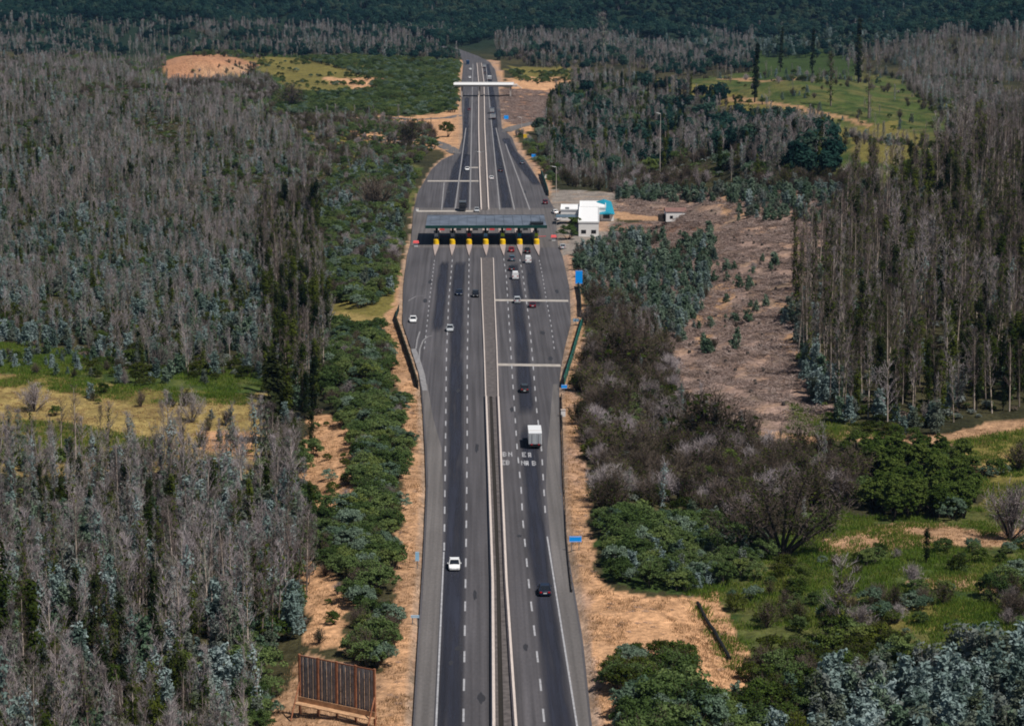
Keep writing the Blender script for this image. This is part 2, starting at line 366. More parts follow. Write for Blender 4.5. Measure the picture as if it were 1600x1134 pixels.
VL = [(1300,585),(1134,592),(1060,590),(960,612),(870,622),(770,626),(650,634),(600,622),(560,604),(505,590),(480,612),(440,622),(390,634),(300,652),(262,672),(240,700),(170,712),(95,716)]
VR = [(1300,960),(1134,945),(1000,932),(930,932),(850,926),(750,916),(680,908),(620,906),(540,914),(480,914),(440,902),(390,890),(300,866),(262,842),(235,818),(200,800),(110,784),(95,776)]
def cover(X, Y, Z):
    n = X.shape; px, py, dep = project(X, Y, Z)
    s = F_PX/dep
    u_ = X/Y*900; v_ = np.log(Y)*260
    jx = (fbm(X/4, Y/6, 41)-.5)*3.0*s+(fbm(u_/26, v_/9, 44, 4)-.5)*46; jy = (fbm(X/4, Y/6, 43)-.5)*2.6*s*.25+(fbm(u_/30, v_/9, 45, 4)-.5)*17
    qx, qy = px+jx, py+jy
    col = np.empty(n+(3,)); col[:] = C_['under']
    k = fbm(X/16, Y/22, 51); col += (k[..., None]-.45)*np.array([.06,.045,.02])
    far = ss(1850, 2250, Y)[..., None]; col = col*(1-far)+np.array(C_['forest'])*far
    for name, P in GP:
        m = inpoly(qx, qy, P); col[m] = C_[name]
    # verges
    dd = road_d(X, Y); vy = [a for a, b in VL][::-1]
    xl = np.interp(qy, vy, [b for a, b in VL][::-1]); xr = np.interp(qy, [a for a, b in VR][::-1], [b for a, b in VR][::-1])
    rx_ = px+(fbm(X/4, Y/7, 41)-.5)*2.4*s; vm = (rx_ > xl) & (rx_ < xr) & (py > 94) & (py < 1400)
    t = np.clip(fbm(X/2.6, Y/7, 61)*1.6-.3, 0, 1)[..., None]
    vc = np.array(C_['dirt'])*t+np.array(C_['dirt2'])*(1-t)
    rl_ = ss(.45, .75, fbm(X/7+Y/9, Y/1.9, 64))[..., None]; vc = vc*(1-rl_*.5)+np.array((.25,.15,.09))*rl_*.5
    side = (X > 0)[..., None]; pk = ss(.4, .65, fbm(X/6, Y/25, 66))[..., None]
    vc = np.where(side, vc*(1-pk*.7)+np.array(C_['pink'])*pk*.7, vc)
    gr = ss(1.6, .4, dd)[..., None]*.6; vc = vc*(1-gr)+np.array(C_['grey'])*gr
    col = np.where(vm[..., None], vc, col)
    for pts, wd in SIDEW:
        e = ss(wd*.5+3.0, wd*.5, seg_d(X, Y, pts))[..., None]; col = col*(1-e)+np.array(C_['dirt2'])*e
    for P, cc in ((YARD, 'concrete'), (YARD2, 'dirt2')):
        col = np.where(inpoly(X, Y, P)[..., None], C_[cc], col)
    # patchiness: green weeds in dirt, straw in grass
    wn = ss(.56, .70, fbm(X/5, Y/8, 71))[..., None]; lum = col.sum(-1, keepdims=True)
    col = np.where(lum > .5, col*(1-wn*.35)+np.array(C_['dirt2'])*wn*.35, col)
    gm = (np.abs(col-np.array(C_['grass'])).sum(-1) < .02)[..., None]
    a = ss(.3, .7, fbm(X/9, Y/14, 75))[..., None]; col = np.where(gm, col*(1-a)+np.array((.095,.092,.030))*a, col)
    b = ss(.58, .70, fbm(X/6, Y/9, 79))[..., None]; col = np.where(gm, col*(1-b)+np.array(C_['gdark'])*b, col)
    mm = (np.abs(col-np.array(C_['mauve'])).sum(-1) < .04)[..., None]
    a = ss(.45, .72, fbm(X/7, Y/10, 85))[..., None]; col = np.where(mm, col*(1-a)+np.array((.27,.175,.12))*a, col); a = ss(.5, .7, fbm(X/3.5, Y/6, 88))[..., None]; col = np.where(mm, col*(1-a*.6)+np.array((.12,.095,.07))*a*.6, col)
    return np.clip(col, .004, 1)
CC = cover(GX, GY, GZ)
V = np.stack([GX, GY, GZ], -1).reshape(-1, 3)
i = (np.arange(NR-1)[:, None]*NC+np.arange(NC-1)[None, :]).ravel()
tm = npmesh('ground', V, [np.stack([i, i+1, i+NC+1, i+NC], 1)], [])
tm.polygons.foreach_set('use_smooth', [True]*len(tm.polygons))
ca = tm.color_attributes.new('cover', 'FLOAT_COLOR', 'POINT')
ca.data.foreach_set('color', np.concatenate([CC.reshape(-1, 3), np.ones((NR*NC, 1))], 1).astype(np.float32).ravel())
gm_ = bpy.data.materials.new('ground_cover'); gm_.use_nodes = True; t = gm_.node_tree; b = t.nodes['Principled BSDF']
b.inputs['Roughness'].default_value = .95; b.inputs['Specular IOR Level'].default_value = .1
at = t.nodes.new('ShaderNodeAttribute'); at.attribute_name = 'cover'; g = t.nodes.new('ShaderNodeNewGeometry')
prev = at.outputs['Color']
for scl, lo, hi, det in ((.9, .72, 1.28, 6), (.16, .8, 1.2, 3), (3.5, .8, 1.2, 3)):
    n = t.nodes.new('ShaderNodeTexNoise'); n.inputs['Scale'].default_value = scl; n.inputs['Detail'].default_value = det
    t.links.new(g.outputs['Position'], n.inputs['Vector'])
    r = t.nodes.new('ShaderNodeMapRange'); r.inputs[1].default_value = .33; r.inputs[2].default_value = .67; r.inputs[3].default_value = lo; r.inputs[4].default_value = hi
    v = t.nodes.new('ShaderNodeVectorMath'); v.operation = 'SCALE'
    t.links.new(n.outputs[0], r.inputs[0]); t.links.new(prev, v.inputs[0]); t.links.new(r.outputs[0], v.inputs['Scale']); prev = v.outputs[0]
t.links.new(prev, b.inputs['Base Color'])
bn = t.nodes.new('ShaderNodeTexNoise'); bn.inputs['Scale'].default_value = .7; bn.inputs['Detail'].default_value = 7; t.links.new(g.outputs['Position'], bn.inputs['Vector'])
bp = t.nodes.new('ShaderNodeBump'); bp.inputs['Strength'].default_value = .8; bp.inputs['Distance'].default_value = .8
t.links.new(bn.outputs[0], bp.inputs['Height']); t.links.new(bp.outputs[0], b.inputs['Normal'])
tm.materials.append(gm_); tag(link('ground', tm), kind='structure')

# ------------------------------------------------------------------ roads
def ribbon(name, L, R, z, m, thick=0):
    """L, R: lists of world (x, y)"""
    V = []; n = len(L)
    zz = z if callable(z) else (lambda x, y: z)
    for a, c in zip(L, R): V += [(a[0], a[1], zz(*a)), (c[0], c[1], zz(*c))]
    Fc = [(2*i, 2*i+1, 2*i+3, 2*i+2) for i in range(n-1)]
    if thick:
        k = len(V); V += [(x, y, q-thick) for x, y, q in V]
        Fc += [(2*i+2, 2*i, 2*i+k, 2*i+2+k)[::-1] for i in range(n-1)]+[(2*i+1, 2*i+3, 2*i+3+k, 2*i+1+k)[::-1] for i in range(n-1)]
    return tag(MB().add(V, Fc, m).build(name), kind='structure')
ys = np.concatenate([np.linspace(120, 1700, 320), np.linspace(1705, RY[-1], 60)])
lx = np.interp(ys, RY, RL); rx = np.interp(ys, RY, RR)
ribbon('road', list(zip(lx, ys)), list(zip(rx, ys)), 0.0, 'asphalt', .5)
def dense(pts, step=12.0):
    out = []
    for (a, b), (c, d) in zip(pts[:-1], pts[1:]):
        n = max(1, int(math.hypot(c-a, d-b)/step))
        out += [(a+(c-a)*i/n, b+(d-b)*i/n) for i in range(n)]
    return out+[pts[-1]]
def offset(pts, o):
    r = []
    for i, (x, y) in enumerate(pts):
        a = pts[max(i-1, 0)]; c = pts[min(i+1, len(pts)-1)]; dx, dy = c[0]-a[0], c[1]-a[1]; L = math.hypot(dx, dy)
        r.append((x+dy/L*o, y-dx/L*o))
    return r
for pts, wd in SIDEW:
    q = dense(pts); ribbon('side_road', offset(q, -wd/2), offset(q, wd/2), lambda x, y: max(gz(x, y), -.02)+.05 if road_d(np.array([x]), np.array([y]))[0] > .5 else -.01, 'asphalt_light', .4)
def strip(name, rows, z, m, thick=0):
    return ribbon(name, dense([p2w(a, py) for py, a, c in rows]), dense([p2w(c, py) for py, a, c in rows]), z, m, thick)
def strip2(name, rows, z, m):
    P = [(p2w(a, py), p2w(c, py)) for py, a, c in rows]
    if m == 'asphalt_dark':
        V = []; W_ = []
        Ld, Rd = dense([p[0] for p in P], 15), None
        ya_ = np.array([p[0][1] for p in P]); o_ = np.argsort(ya_); xl_ = np.array([p[0][0] for p in P])[o_]; xr_ = np.array([p[1][0] for p in P])[o_]; ya_ = ya_[o_]
        yy = np.arange(ya_[0], ya_[-1], 12.0)
        for y in yy:
            a, c = np.interp(y, ya_, xl_), np.interp(y, ya_, xr_); q = .55
            for x, e_ in ((a-q, 0), (a+q, 1), (c-q, 1), (c+q, 0)): V.append((x, y, z)); W_.append(e_ if 0 < len(V) else 0)
        n = len(yy); Fc = [(4*i+k, 4*i+k+1, 4*i+k+5, 4*i+k+4) for i in range(n-1) for k in range(3)]
        ob = MB().add(V, Fc, m).build(name); at = ob.data.attributes.new('edge', 'FLOAT', 'POINT')
        W_[:4] = [0]*4; W_[-4:] = [0]*4; at.data.foreach_set('value', [float(v) for v in W_]); return tag(ob, kind='structure')
    return ribbon(name, [p[0] for p in P], [p[1] for p in P], z, m)
strip2('road_shoulder', [(1300,638,674),(1134,648,677),(1000,656,684),(870,664,691),(760,669,692),(700,667,690),(650,663,676),(600,659,668)], .006, 'asphalt_light')
strip2('road_shoulder', [(1300,925,955),(1134,902,921),(1000,882,907),(870,862,886),(760,853,875),(700,855,874),(650,860,873),(600,864,872)], .006, 'asphalt_light')
strip2('road_lane', [(1300,678,718),(1134,682,719),(870,695,724),(700,701,722),(560,704,722),(450,707,723),(402,711,727)], .004, 'asphalt_dark')
strip2('road_lane', [(402,689,701),(450,683,698),(520,676,690)][::-1], .004, 'asphalt_dark')
strip2('road_lane', [(1300,880,920),(1134,858,896),(920,836,862),(860,827,855),(760,821,846),(650,812,834)], .004, 'asphalt_dark')
strip2('road_lane', [(650,812,834),(570,808,828),(480,803,818),(403,796,807)], .0045, 'asphalt_dark')
strip2('road_lane', [(480,829,846),(403,820,834)], .004, 'asphalt_dark')
strip2('road_lane', [(330,692,707),(262,707,722),(238,722,731),(150,727,733)], .004, 'asphalt_dark')
strip2('road_lane', [(330,716,730),(240,726,735)], .0045, 'asphalt_dark')
strip2('road_lane', [(330,785,800),(270,777,789),(225,770,778),(170,768,776),(100,756,764)], .004, 'asphalt_dark')
strip2('road_lane', [(290,834,848),(262,812,826),(235,794,804),(215,783,795)], .004, 'asphalt_dark')
strip2('toll_apron', [(387,641,876),(383,642,872),(325,647,867)], .008, 'apron')

def dash(name, pts, period=12, ln=5, wd=.26, m='line', z=.016):
    P = [p2w(*q) for q in pts]; B = MB(); L = 0; segs = []
    for a, c in zip(P[:-1], P[1:]): segs.append((a, c, L)); L += math.hypot(c[0]-a[0], c[1]-a[1])
    def at_(s):
        for a, c, l0 in segs:
            d = math.hypot(c[0]-a[0], c[1]-a[1])
            if s <= l0+d or (a, c, l0) == segs[-1]:
                t = min(max((s-l0)/d, 0), 1); return a[0]+(c[0]-a[0])*t, a[1]+(c[1]-a[1])*t
    s = 0
    while s < L:
        a = at_(s); c = at_(min(s+ln, L)); B.add([(a[0]-wd/2,a[1],z),(a[0]+wd/2,a[1],z),(c[0]+wd/2,c[1],z),(c[0]-wd/2,c[1],z)], [(0,1,2,3)], m); s += period
    return tag(B.build(name), kind='structure')
DL = [(720,1300),(724,1134),(728,870),(730,700),(730,560),(732,470),(733,403)]
dash('lane_marking', DL)
dash('lane_marking', [(694,860),(696,700),(697.5,560),(701,470),(707,403)])
dash('edge_line', [(674,1300),(680,1134),(693.5,862)], 1e5, 300, .24)
dash('lane_marking', [(663,545),(668,500),(671,470),(679,405)], 8, 3, .22)
dash('lane_marking', [(872,1300),(851,1134),(845,1073),(835,985),(826,909),(817,814),(814,760),(808,700),(799.5,570),(795.6,507),(791,430),(787,404)])
dash('edge_line', [(928,1300),(898,1134),(866,923),(855,838)], 1e5, 300, .24)
dash('lane_marking', [(852,801),(846,700),(838.5,640),(833,570),(827.5,507),(817,430),(812,404)])
dash('lane_marking', [(866,545),(861,507),(854,470),(847.5,430),(842,404)], 8, 3, .22)
for q in ([(690,328),(694,285)], [(711,328),(714,285),(720,255),(728,200)], [(734,328),(735,285),(737,200),(739,100)],
          [(781,328),(775,280),(768,230),(762,180),(759,100)], [(804,328),(795,280),(784,240),(775,200)], [(828,328),(816,280),(803,250),(790,225)]):
    dash('lane_marking', q, 1e5, 2000, .5, 'linefaint')
def cross(name, a, c, wd=2.4, m='linetan', z=.012):
    (x0, y0), (x1, y1) = p2w(*a), p2w(*c)
    return tag(MB().add([(x0,y0-wd/2,z),(x1,y1-wd/2,z),(x1,y1+wd/2,z),(x0,y0+wd/2,z)], [(0,1,2,3)], m).build(name), kind='structure')
cross('rumble_strip', (773,469), (888,470), 3.4); cross('rumble_strip', (776,569.5), (876,571), 3.0)
cross('rumble_strip', (668,283), (749,283), 5); cross('rumble_strip', (727,262), (748,262), 5); cross('rumble_strip', (652,330), (750,330), 5)
# paved dirt scrape and hatching at the left taper
strip2('gore_marking', [(545,642,650),(560,647,656),(585,655,664),(610,660,668)], .0115, 'linefaint')
# painted words on the right carriageway: two rows of big letters, too worn to read
B = MB(); rl = random.Random(4)
def glyph(px, py, wpx, hpx, pat):
    (x0, y0) = p2w(px, py+hpx); (x1, y1) = p2w(px+wpx, py); nx, ny = len(pat[0]), len(pat)
    for r_, row in enumerate(pat):
        for c_, ch in enumerate(row):
            if ch == '1':
                a = x0+(x1-x0)*c_/nx; bq = x0+(x1-x0)*(c_+1)/nx; e = y1+(y0-y1)*r_/ny; f = y1+(y0-y1)*(r_+1)/ny
                B.add([(a,f,.02),(bq,f,.02),(bq,e,.02),(a,e,.02)], [(0,1,2,3)], 'line')
G1, G2, G3, G4 = ['1110','1001','1110','1001','1110'], ['1110','1010','1110','1110','1010'], ['1001','1101','1011','1001','1001'], ['1111','1000','1110','1000','1111']
for (x, y, pat) in ((785.5,706,G1),(794.5,706,G3),(816,706.5,G4),(825.5,707,G2),(783.5,719,G4),(790.5,719,G1),(814.5,719.5,G3),(821.5,720,G2),(831.5,720,G1)):
    glyph(x, y, 5.6, 7.2, pat)
tag(B.build('road_lettering'), kind='structure')

# repairs, stains and tyre marks in the asphalt
B = MB(); pr = random.Random(8)
for px, py, w_, l_ in ((811.5,837,1.0,2.2),(716,1012,1.2,3),(705,1035,.8,2.5),(752,1090,1.1,5),(742,930,.7,6),(821,1010,.9,4),(800,640,1.1,6),(664,470,1.6,9),(672,440,1.3,10),(848,520,1.4,7),(870,455,1.2,9),(716,610,.9,6),(745,700,.9,9),(860,560,1.2,6),(700,300,1.6,10),(820,300,1.4,9)):
    x, y = p2w(px, py); n = 12; pts = []
    for k in range(n):
        a = 6.283*k/n; r_ = pr.uniform(.6, 1.05); pts.append((x+w_*.5*r_*math.cos(a), y+l_*.5*r_*math.sin(a), .0135))
    B.add(pts, [tuple(range(n))], 'stain')
tag(B.build('road_stains'), kind='structure')
def tyre(pts, wd=.3):
    P = dense([p2w(*q) for q in pts], 4); L_, R_ = offset(P, -wd/2), offset(P, wd/2)
    return ribbon('tyre_mark', L_, R_, .014, 'linefaint')
tyre([(655,560),(656,545),(661,532),(668,526),(676,524)], .35); tyre([(638,470),(650,463),(662,462)], .3); tyre([(650,545),(652,530),(656,518)], .35)
# median: before the toll a gravelled strip, then two barriers and a drain, its inner shade painted on a flat strip
MED = [(403,751,770),(480,754,773),(560,757,777),(620,758.5,779)]
strip2('median', MED, .12, 'median')
MED2 = [(620,759,778),(760,766,784),(900,770,790),(1134,771,806),(1300,771,815)]
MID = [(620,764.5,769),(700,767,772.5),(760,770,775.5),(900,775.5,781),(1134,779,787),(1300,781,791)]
strip2('median', [(a, b, MID[k][1]) for k, (a, b, c) in enumerate([(620,759,0),(700,763,0),(760,766,0),(900,770,0),(1134,771,0),(1300,771,0)])], .12, 'median')
strip2('median', [(a, MID[k][2], b) for k, (a, b, c) in enumerate([(620,778,0),(700,781,0),(760,784,0),(900,790,0),(1134,806,0),(1300,815,0)])], .12, 'median')
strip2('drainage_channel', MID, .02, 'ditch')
strip2('median', [(328,751,764),(265,748,761),(200,747,758),(130,747,757),(98,744,753)], .10, 'median')
def barrier(pts, label, h=.85, wd=.55, m='barrier', tw=.5):
    P = dense([p2w(*q) for q in pts], 9); B = MB(); o = Vector((*P[0], 0)); prof = [(-wd/2,0),(-wd/2,.15),(-wd*.2*tw*2,.4),(-wd*.15,h),(wd*.15,h),(wd*.2*tw*2,.4),(wd/2,.15),(wd/2,0)]
    V = []; n = len(prof)
    for i, (x, y) in enumerate(P): V += [(x+a-o.x, y-o.y, c) for a, c in prof]
    Fc = [(i*n+k, i*n+k+1, (i+1)*n+k+1, (i+1)*n+k)[::-1] for i in range(len(P)-1) for k in range(n-1)]+[tuple(range(n))]
    B.add(V, Fc, m); ob = B.build('concrete_barrier'); ob.location = o
    return tag(ob, label, 'barrier', 'concrete barriers of the median')
barrier([(770,1300),(770.5,1134),(769,912),(764,760),(759,620)], 'long pale concrete barrier on the left side of the dark median drain')
barrier([(815,1300),(805,1134),(790.5,912),(784,760),(778,620)], 'long pale concrete barrier on the right side of the dark median drain')
barrier([(758.5,618),(756,540),(753,470),(751.5,405)], 'low concrete kerb wall on the left of the pinkish median before the toll canopy', .5, .4)
barrier([(778,618),(776,550),(773,480),(770.5,405)], 'low concrete kerb wall on the right of the pinkish median before the toll canopy', .5, .4)
barrier([(751.5,328),(749,265),(747.5,200),(747.5,130),(745,100)], 'far concrete barrier on the left edge of the median beyond the toll canopy', .8, .7)
barrier([(763,328),(760,265),(757,200),(756,130),(752,100)], 'far concrete barrier on the right edge of the median beyond the toll canopy', .8, .7)

# ------------------------------------------------------------------ toll plaza
tcx, tcy = p2w(759, 381)
def island(px, label, sign=None):
    """origin at the yellow drum; island runs from a pointed nose towards us to behind the canopy"""
    x, y = p2w(px, 383); e = empty('toll_island', (x, y, 0)); tag(e, label, 'toll island', 'toll islands under the canopy')
    B = MB(); B.prism([(0,-27),(.75,-9),(.95,0),(.95,52),(.0,62),(-.95,52),(-.95,0),(-.75,-9)], 0.015, .28, 'island'); B.build('kerb_platform', e)
    B = MB(); B.cyl(0, .2, .28, 1.75, .88, .88, 'yellow', 18); B.cyl(0, .2, 1.75, 2.0, .88, .55, 'yellow', 18); B.build('crash_drum', e)
    b = MB(); b.box(-.75, .75, 9, 12.4, .28, 2.9, 'steel'); bo = b.build('booth', e)
    g = MB(); g.box(-.78, .78, 9.4, 11.9, 1.3, 2.3, 'glass'); g.build('window', bo)
    r = MB(); r.box(-.95, .95, 8.6, 12.8, 2.9, 3.1, 'wwall'); r.build('roof', bo)
    h = MB(); h.box(-.35, .35, 4, 7.5, .28, 1.5, 'concrete', .08, .2); h.build('safety_block', e)
    b = MB(); b.bar((.8,14,.9), (.8,14,1.0), .12, 'red'); b.bar((.8,14,1.0), (3.4,14,1.05), .06, 'red'); b.box(.55,1.0,13.8,14.2,.28,1.1,'yellow'); b.build('boom_gate', e)
    if sign:
        s = MB(); s.bar((0,2.4,.28), (0,2.4,3.0), .08, 'steel'); s.box(-.55,.55,2.32,2.38,2.4,3.5, sign); s.build('lane_signal', e)
    return e
ISL = [(681.5,'leftmost toll island with yellow drum under the toll canopy','white'),(707,'second toll island from the left with yellow drum','paint_silver'),
       (733,'third toll island from the left with yellow drum','red'),(759,'toll island with yellow drum at the end of the pinkish median','signback'),
       (785.5,'toll island with a lime signal above its yellow drum, left of the queue of cars','lime'),
       (812,'toll island with yellow drum between the two queues of cars','tealroof'),(838.5,'rightmost toll island with lime signal above its yellow drum','lime')]
for p, l, s in ISL: island(p, l, s)
(xa, ya), (xb, yb) = p2w(665, 353, 6.3), p2w(850, 336, 6.3)
e = empty('toll_canopy', ((xa+xb)/2, (ya+yb)/2, 0)); tag(e, 'wide flat blue-grey toll canopy with green front edge across all lanes', 'toll canopy')
hw, hd = (xb-xa)/2, (yb-ya)/2
B = MB(); B.box(-hw, hw, -hd, hd, 5.75, 6.2, 'roofblue')
for k in range(13): xx = -hw+(k+.5)*2*hw/13; B.box(xx-.12, xx+.12, -hd+.4, hd-.4, 6.2, 6.34, 'roofblue')
B.build('roof', e)
B = MB(); B.box(-hw-.1, hw+.1, -hd-.25, -hd-.003, 5.5, 6.42, 'green_metal'); B.build('fascia', e)
B = MB(); B.box(-hw-.1, hw+.1, hd+.003, hd+.2, 5.2, 6.4, 'roofblue'); B.build('fascia', e)
B = MB(); B.box(hw-5.2, hw-1.0, -hd+2, -hd+5.5, 6.35, 7.0, 'dark_metal'); B.build('air_conditioner', e)
for p, l, s in ISL:
    x = p2w(p, 383)[0]-(xa+xb)/2
    for yy in (-hd+6, hd-6):
        B = MB(); B.cyl(x, yy, .25, 5.75, .3, .3, 'dark_metal', 10); B.build('column', e)
for k in range(6):
    x = -hw+5.2+k*5.3; B = MB(); B.box(x-.8, x+.8, -hd-.34, -hd-.26, 4.9, 5.45, 'red' if k in (0,3,4) else 'dark_metal'); B.build('lane_sign', e)
# small red-roofed end posts either side of the apron
for px, py, l in ((650,382,'small red signal box on the left end of the toll apron'), (865,373,'small red signal box on the right end of the toll apron')):
    x, y = p2w(px, py+3); e = empty('signal_box', (x, y, max(0, gz(x, y)))); tag(e, l, 'signal box', 'red boxes at the ends of the toll apron')
    B = MB(); B.box(-.6, .6, -.5, .5, 0, 1.1, 'white'); B.build('base', e)
    B = MB(); B.box(-.95, .95, -.8, .8, 1.1, 1.75, 'pink', .15, .15); B.build('cover', e)

# overpass far up the road
bx0, by0 = p2w(749, 151, 0); Zb = 7.4
e = empty('overpass', (bx0, by0, 0), math.radians(-2.5)); tag(e, 'long white overpass crossing the motorway far beyond the toll canopy', 'bridge')
B = MB(); B.box(-14.2, 23.6, -1.7, 9, Zb-1.3, Zb, 'concrete'); B.build('deck', e)
B = MB()
for k in range(2):
    B.add([(-16,-2.5,Zb+.1),(21.5,-2.5,Zb+.1),(21.5,-1.75,Zb+1.3),(-16,-1.75,Zb+1.3),(-16,-2.5,Zb-.15),(21.5,-2.5,Zb-.15),(21.5,-1.75,Zb+1.05),(-16,-1.75,Zb+1.05)],
          [(0,1,2,3),(7,6,5,4),(0,4,5,1),(1,5,6,2),(2,6,7,3),(3,7,4,0)], 'white') if k == 0 else None
B.build('parapet', e)
B = MB(); B.box(-16, 21.5, 8.85, 9.05, Zb-.25, Zb+1.1, 'wwall'); B.build('parapet', e)
B = MB(); B.box(-14.2, 21.5, -1.6, 8.8, Zb+.003, Zb+.08, 'apron'); B.build('roadway', e)
for xx in (-11, 3.6-bx0+.0, 19.5):
    B = MB(); B.box(xx-.45, xx+.45, -1.2, 8.5, -1.5, Zb-1.3, 'concrete'); B.build('pier', e)
for sx, x0 in ((-1,-14.2),(1,23.6)):
    B = MB(); B.add([(x0,-1.5,Zb-.4),(x0,1.5,Zb-.4),(x0+sx*3,1.5,Zb-2.6),(x0+sx*3,-1.5,Zb-2.6),(x0,-1.5,Zb-.02),(x0,1.5,Zb-.02),(x0+sx*3,1.5,Zb-2.2),(x0+sx*3,-1.5,Zb-2.2)],
        [(0,1,2,3),(4,5,6,7),(0,4,7,3),(1,5,6,2),(0,1,5,4),(3,2,6,7)], 'concrete'); B.build('stair', e)

# ------------------------------------------------------------------ vehicles
def car(kind, paint, px, py, label, away=True, near=False, group='cars on the motorway', rz=0, zc=.6):
    x, y = p2w(px, py, zc); z = 0.012
    if road_d(np.array([x]), np.array([y]))[0] > .5: z = gz(x, y)
    e = empty({'truck':'box_truck','pickup':'pickup_truck','van':'van'}.get(kind, 'car'), (x, y, z), (0 if away else math.pi)+rz)
    tag(e, label, {'truck':'truck','pickup':'pickup','van':'van'}.get(kind, 'car'), group)
    P = 'paint_'+paint; B = MB()
    if kind == 'truck':
        B.box(-1.1, 1.1, 3.4, 5.3, .55, 2.45, P, .06, .12); B.build('cab', e)
        g = MB(); g.box(-.98, .98, 5.2, 5.36, 1.5, 2.2, 'glass', .05, .02); g.build('windscreen', e)
        b = MB(); b.box(-1.25, 1.25, -4.1, 3.2, .95, 3.05, P); bo = b.build('cargo_box', e)
        q = MB(); q.box(-1.26, 1.26, -1.9, -1.6, 3.123, 3.14, 'concrete'); q.build('roof_seam', bo)
        for xx in (-.62, .62): q = MB(); q.box(xx-.09, xx+.09, -4.2, -4.152, 1.1, 2.9, 'steel'); q.build('lock_bar', bo)
        r = MB(); r.box(-1.27, 1.27, -4.13, 3.23, 3.0, 3.12, P); r.build('roof_rim', bo)
        for s in (-1, 1):
            d = MB(); d.box(min(s*.06, s*1.15), max(s*.06, s*1.15), -4.15, -4.133, 1.05, 2.95, 'paint_silver'); d.build('rear_door', bo)
        c = MB(); c.box(-1.0, 1.0, -4.0, 5.1, .6, .94, 'dark_metal'); c.build('chassis', e)
        c = MB(); c.box(-1.15, 1.15, -4.25, -4.12, .5, .72, 'dark_metal'); c.build('bumper', e)
        wy = [(-2.4,.48),(4.2,.48)]; W = 1.0; lt = (-4.18, .82, 1.0)
    else:
        Lh = {'car':2.15,'van':2.45,'pickup':2.6,'suv':2.25}[kind]; W = .88 if kind != 'van' else .95
        H = {'car':1.45,'van':2.1,'pickup':1.75,'suv':1.68}[kind]; bz = {'car':.86,'van':1.15,'pickup':1.02,'suv':1.0}[kind]
        st = [(-Lh,.80,bz-.16),(-Lh+.12,.95,bz),(-Lh*.45,1,bz+.02),(Lh*.35,1,bz),(Lh*.78,.97,bz-.12),(Lh-.1,.9,bz-.26),(Lh,.78,bz-.38)]
        V = []
        for yy, k, zt in st:
            w2 = W*k; V += [(-w2,yy,.28),(-w2*1.02,yy,.55),(-w2*.95,yy,zt),(0,yy,zt+.035),(w2*.95,yy,zt),(w2*1.02,yy,.55),(w2,yy,.28)]
        n = 7; Fc = [(i*n+k,(i+1)*n+k,(i+1)*n+k+1,i*n+k+1)[::-1] for i in range(len(st)-1) for k in range(n-1)]
        Fc += [tuple(range(n))[::-1], tuple((len(st)-1)*n+k for k in range(n))]+[(i*n,i*n+n-1,(i+1)*n+n-1,(i+1)*n)[::-1] for i in range(len(st)-1)]
        B.add(V, Fc, P); body = B.build('body', e)
        for f in body.data.polygons: f.use_smooth = False
        c0, c1, r0, r1 = {'car':(-1.75,1.0,-1.0,.25),'van':(-2.36,1.7,-2.25,1.0),'pickup':(-.45,1.25,-.15,.6),'suv':(-2.1,1.05,-1.8,.3)}[kind]
        g = MB(); b0 = bz-.02
        g.add([(-W*.93,c0,b0),(W*.93,c0,b0),(W*.93,c1,b0),(-W*.93,c1,b0),(-W*.76,r0,H-.05),(W*.76,r0,H-.05),(W*.76,r1,H-.05),(-W*.76,r1,H-.05)],
              [(0,1,5,4),(1,2,6,5),(2,3,7,6),(3,0,4,7),(4,5,6,7)], 'glass'); g.build('windows', e)
        r = MB(); r.box(-W*.78, W*.78, r0-.04, r1+.04, H-.055, H, P, .05, .05)
        for s in (-1, 1):
            r.bar((s*W*.93,c1,b0), (s*W*.77,r1,H-.04), .035, P); r.bar((s*W*.93,c0,b0), (s*W*.77,r0,H-.04), .045, P)
            r.bar((s*W*.935,(c0+c1)/2,b0), (s*W*.78,(r0+r1)/2,H-.04), .035, P)
        if kind == 'van': r.box(-W*.96, W*.96, -2.4, -.2, bz, H-.12, P, .12, .03)
        r.build('roof', e)
        if kind == 'pickup':
            q = MB(); q.box(-W*.85, W*.85, -Lh+.18, -.5, bz+.05, bz+.06, 'dark_metal'); q.build('cargo_bed', e)
        wy = [(-Lh*.6,.33),(Lh*.62,.33)]; lt = (-Lh-.02, bz-.25, bz-.05)
        for s in (-1, 1):
            q = MB(); q.box(min(s*(W+.02),s*(W+.2)), max(s*(W+.02),s*(W+.2)), c1-.45, c1-.25, bz, bz+.15, P); q.build('mirror', e)
            q = MB(); q.box(min(s*.42*W,s*.78*W), max(s*.42*W,s*.78*W), Lh-.08, Lh+.02, bz-.42, bz-.30, 'lamp'); q.build('headlight', e)
        q = MB(); q.box(-.26, .26, -Lh-.025, -Lh-.003, .5, .64, 'white'); q.build('number_plate', e)
    for s in (-1, 1):
        q = MB(); q.box(min(s*.5*W,s*.86*W), max(s*.5*W,s*.86*W), lt[0], lt[0]+.06, lt[1], lt[2], 'tail'); q.build('tail_light', e)
        for yy, r in wy:
            q = MB(); q.wheel(s*W*.92, yy, r, r, .24, 'rubber'); wo = q.build('wheel', e)
            if near: q = MB(); q.wheel(s*(W*.92+.06), yy, r, r*.6, .16, 'rim', 10); q.build('rim', wo)
    return e
car('truck','white',835.5,688,'white box truck driving away past the painted road words',near=True,zc=.8)
car('car','white',710,881,'white car with dark windscreen coming towards us, nearest on the left carriageway',False,True)
car('car','darkblue',851,920,'dark blue car with red tail lights driving away, nearest on the right carriageway',True,True)
car('suv','darkgrey',819.5,607,'small dark car ahead of the white box truck',True,True)
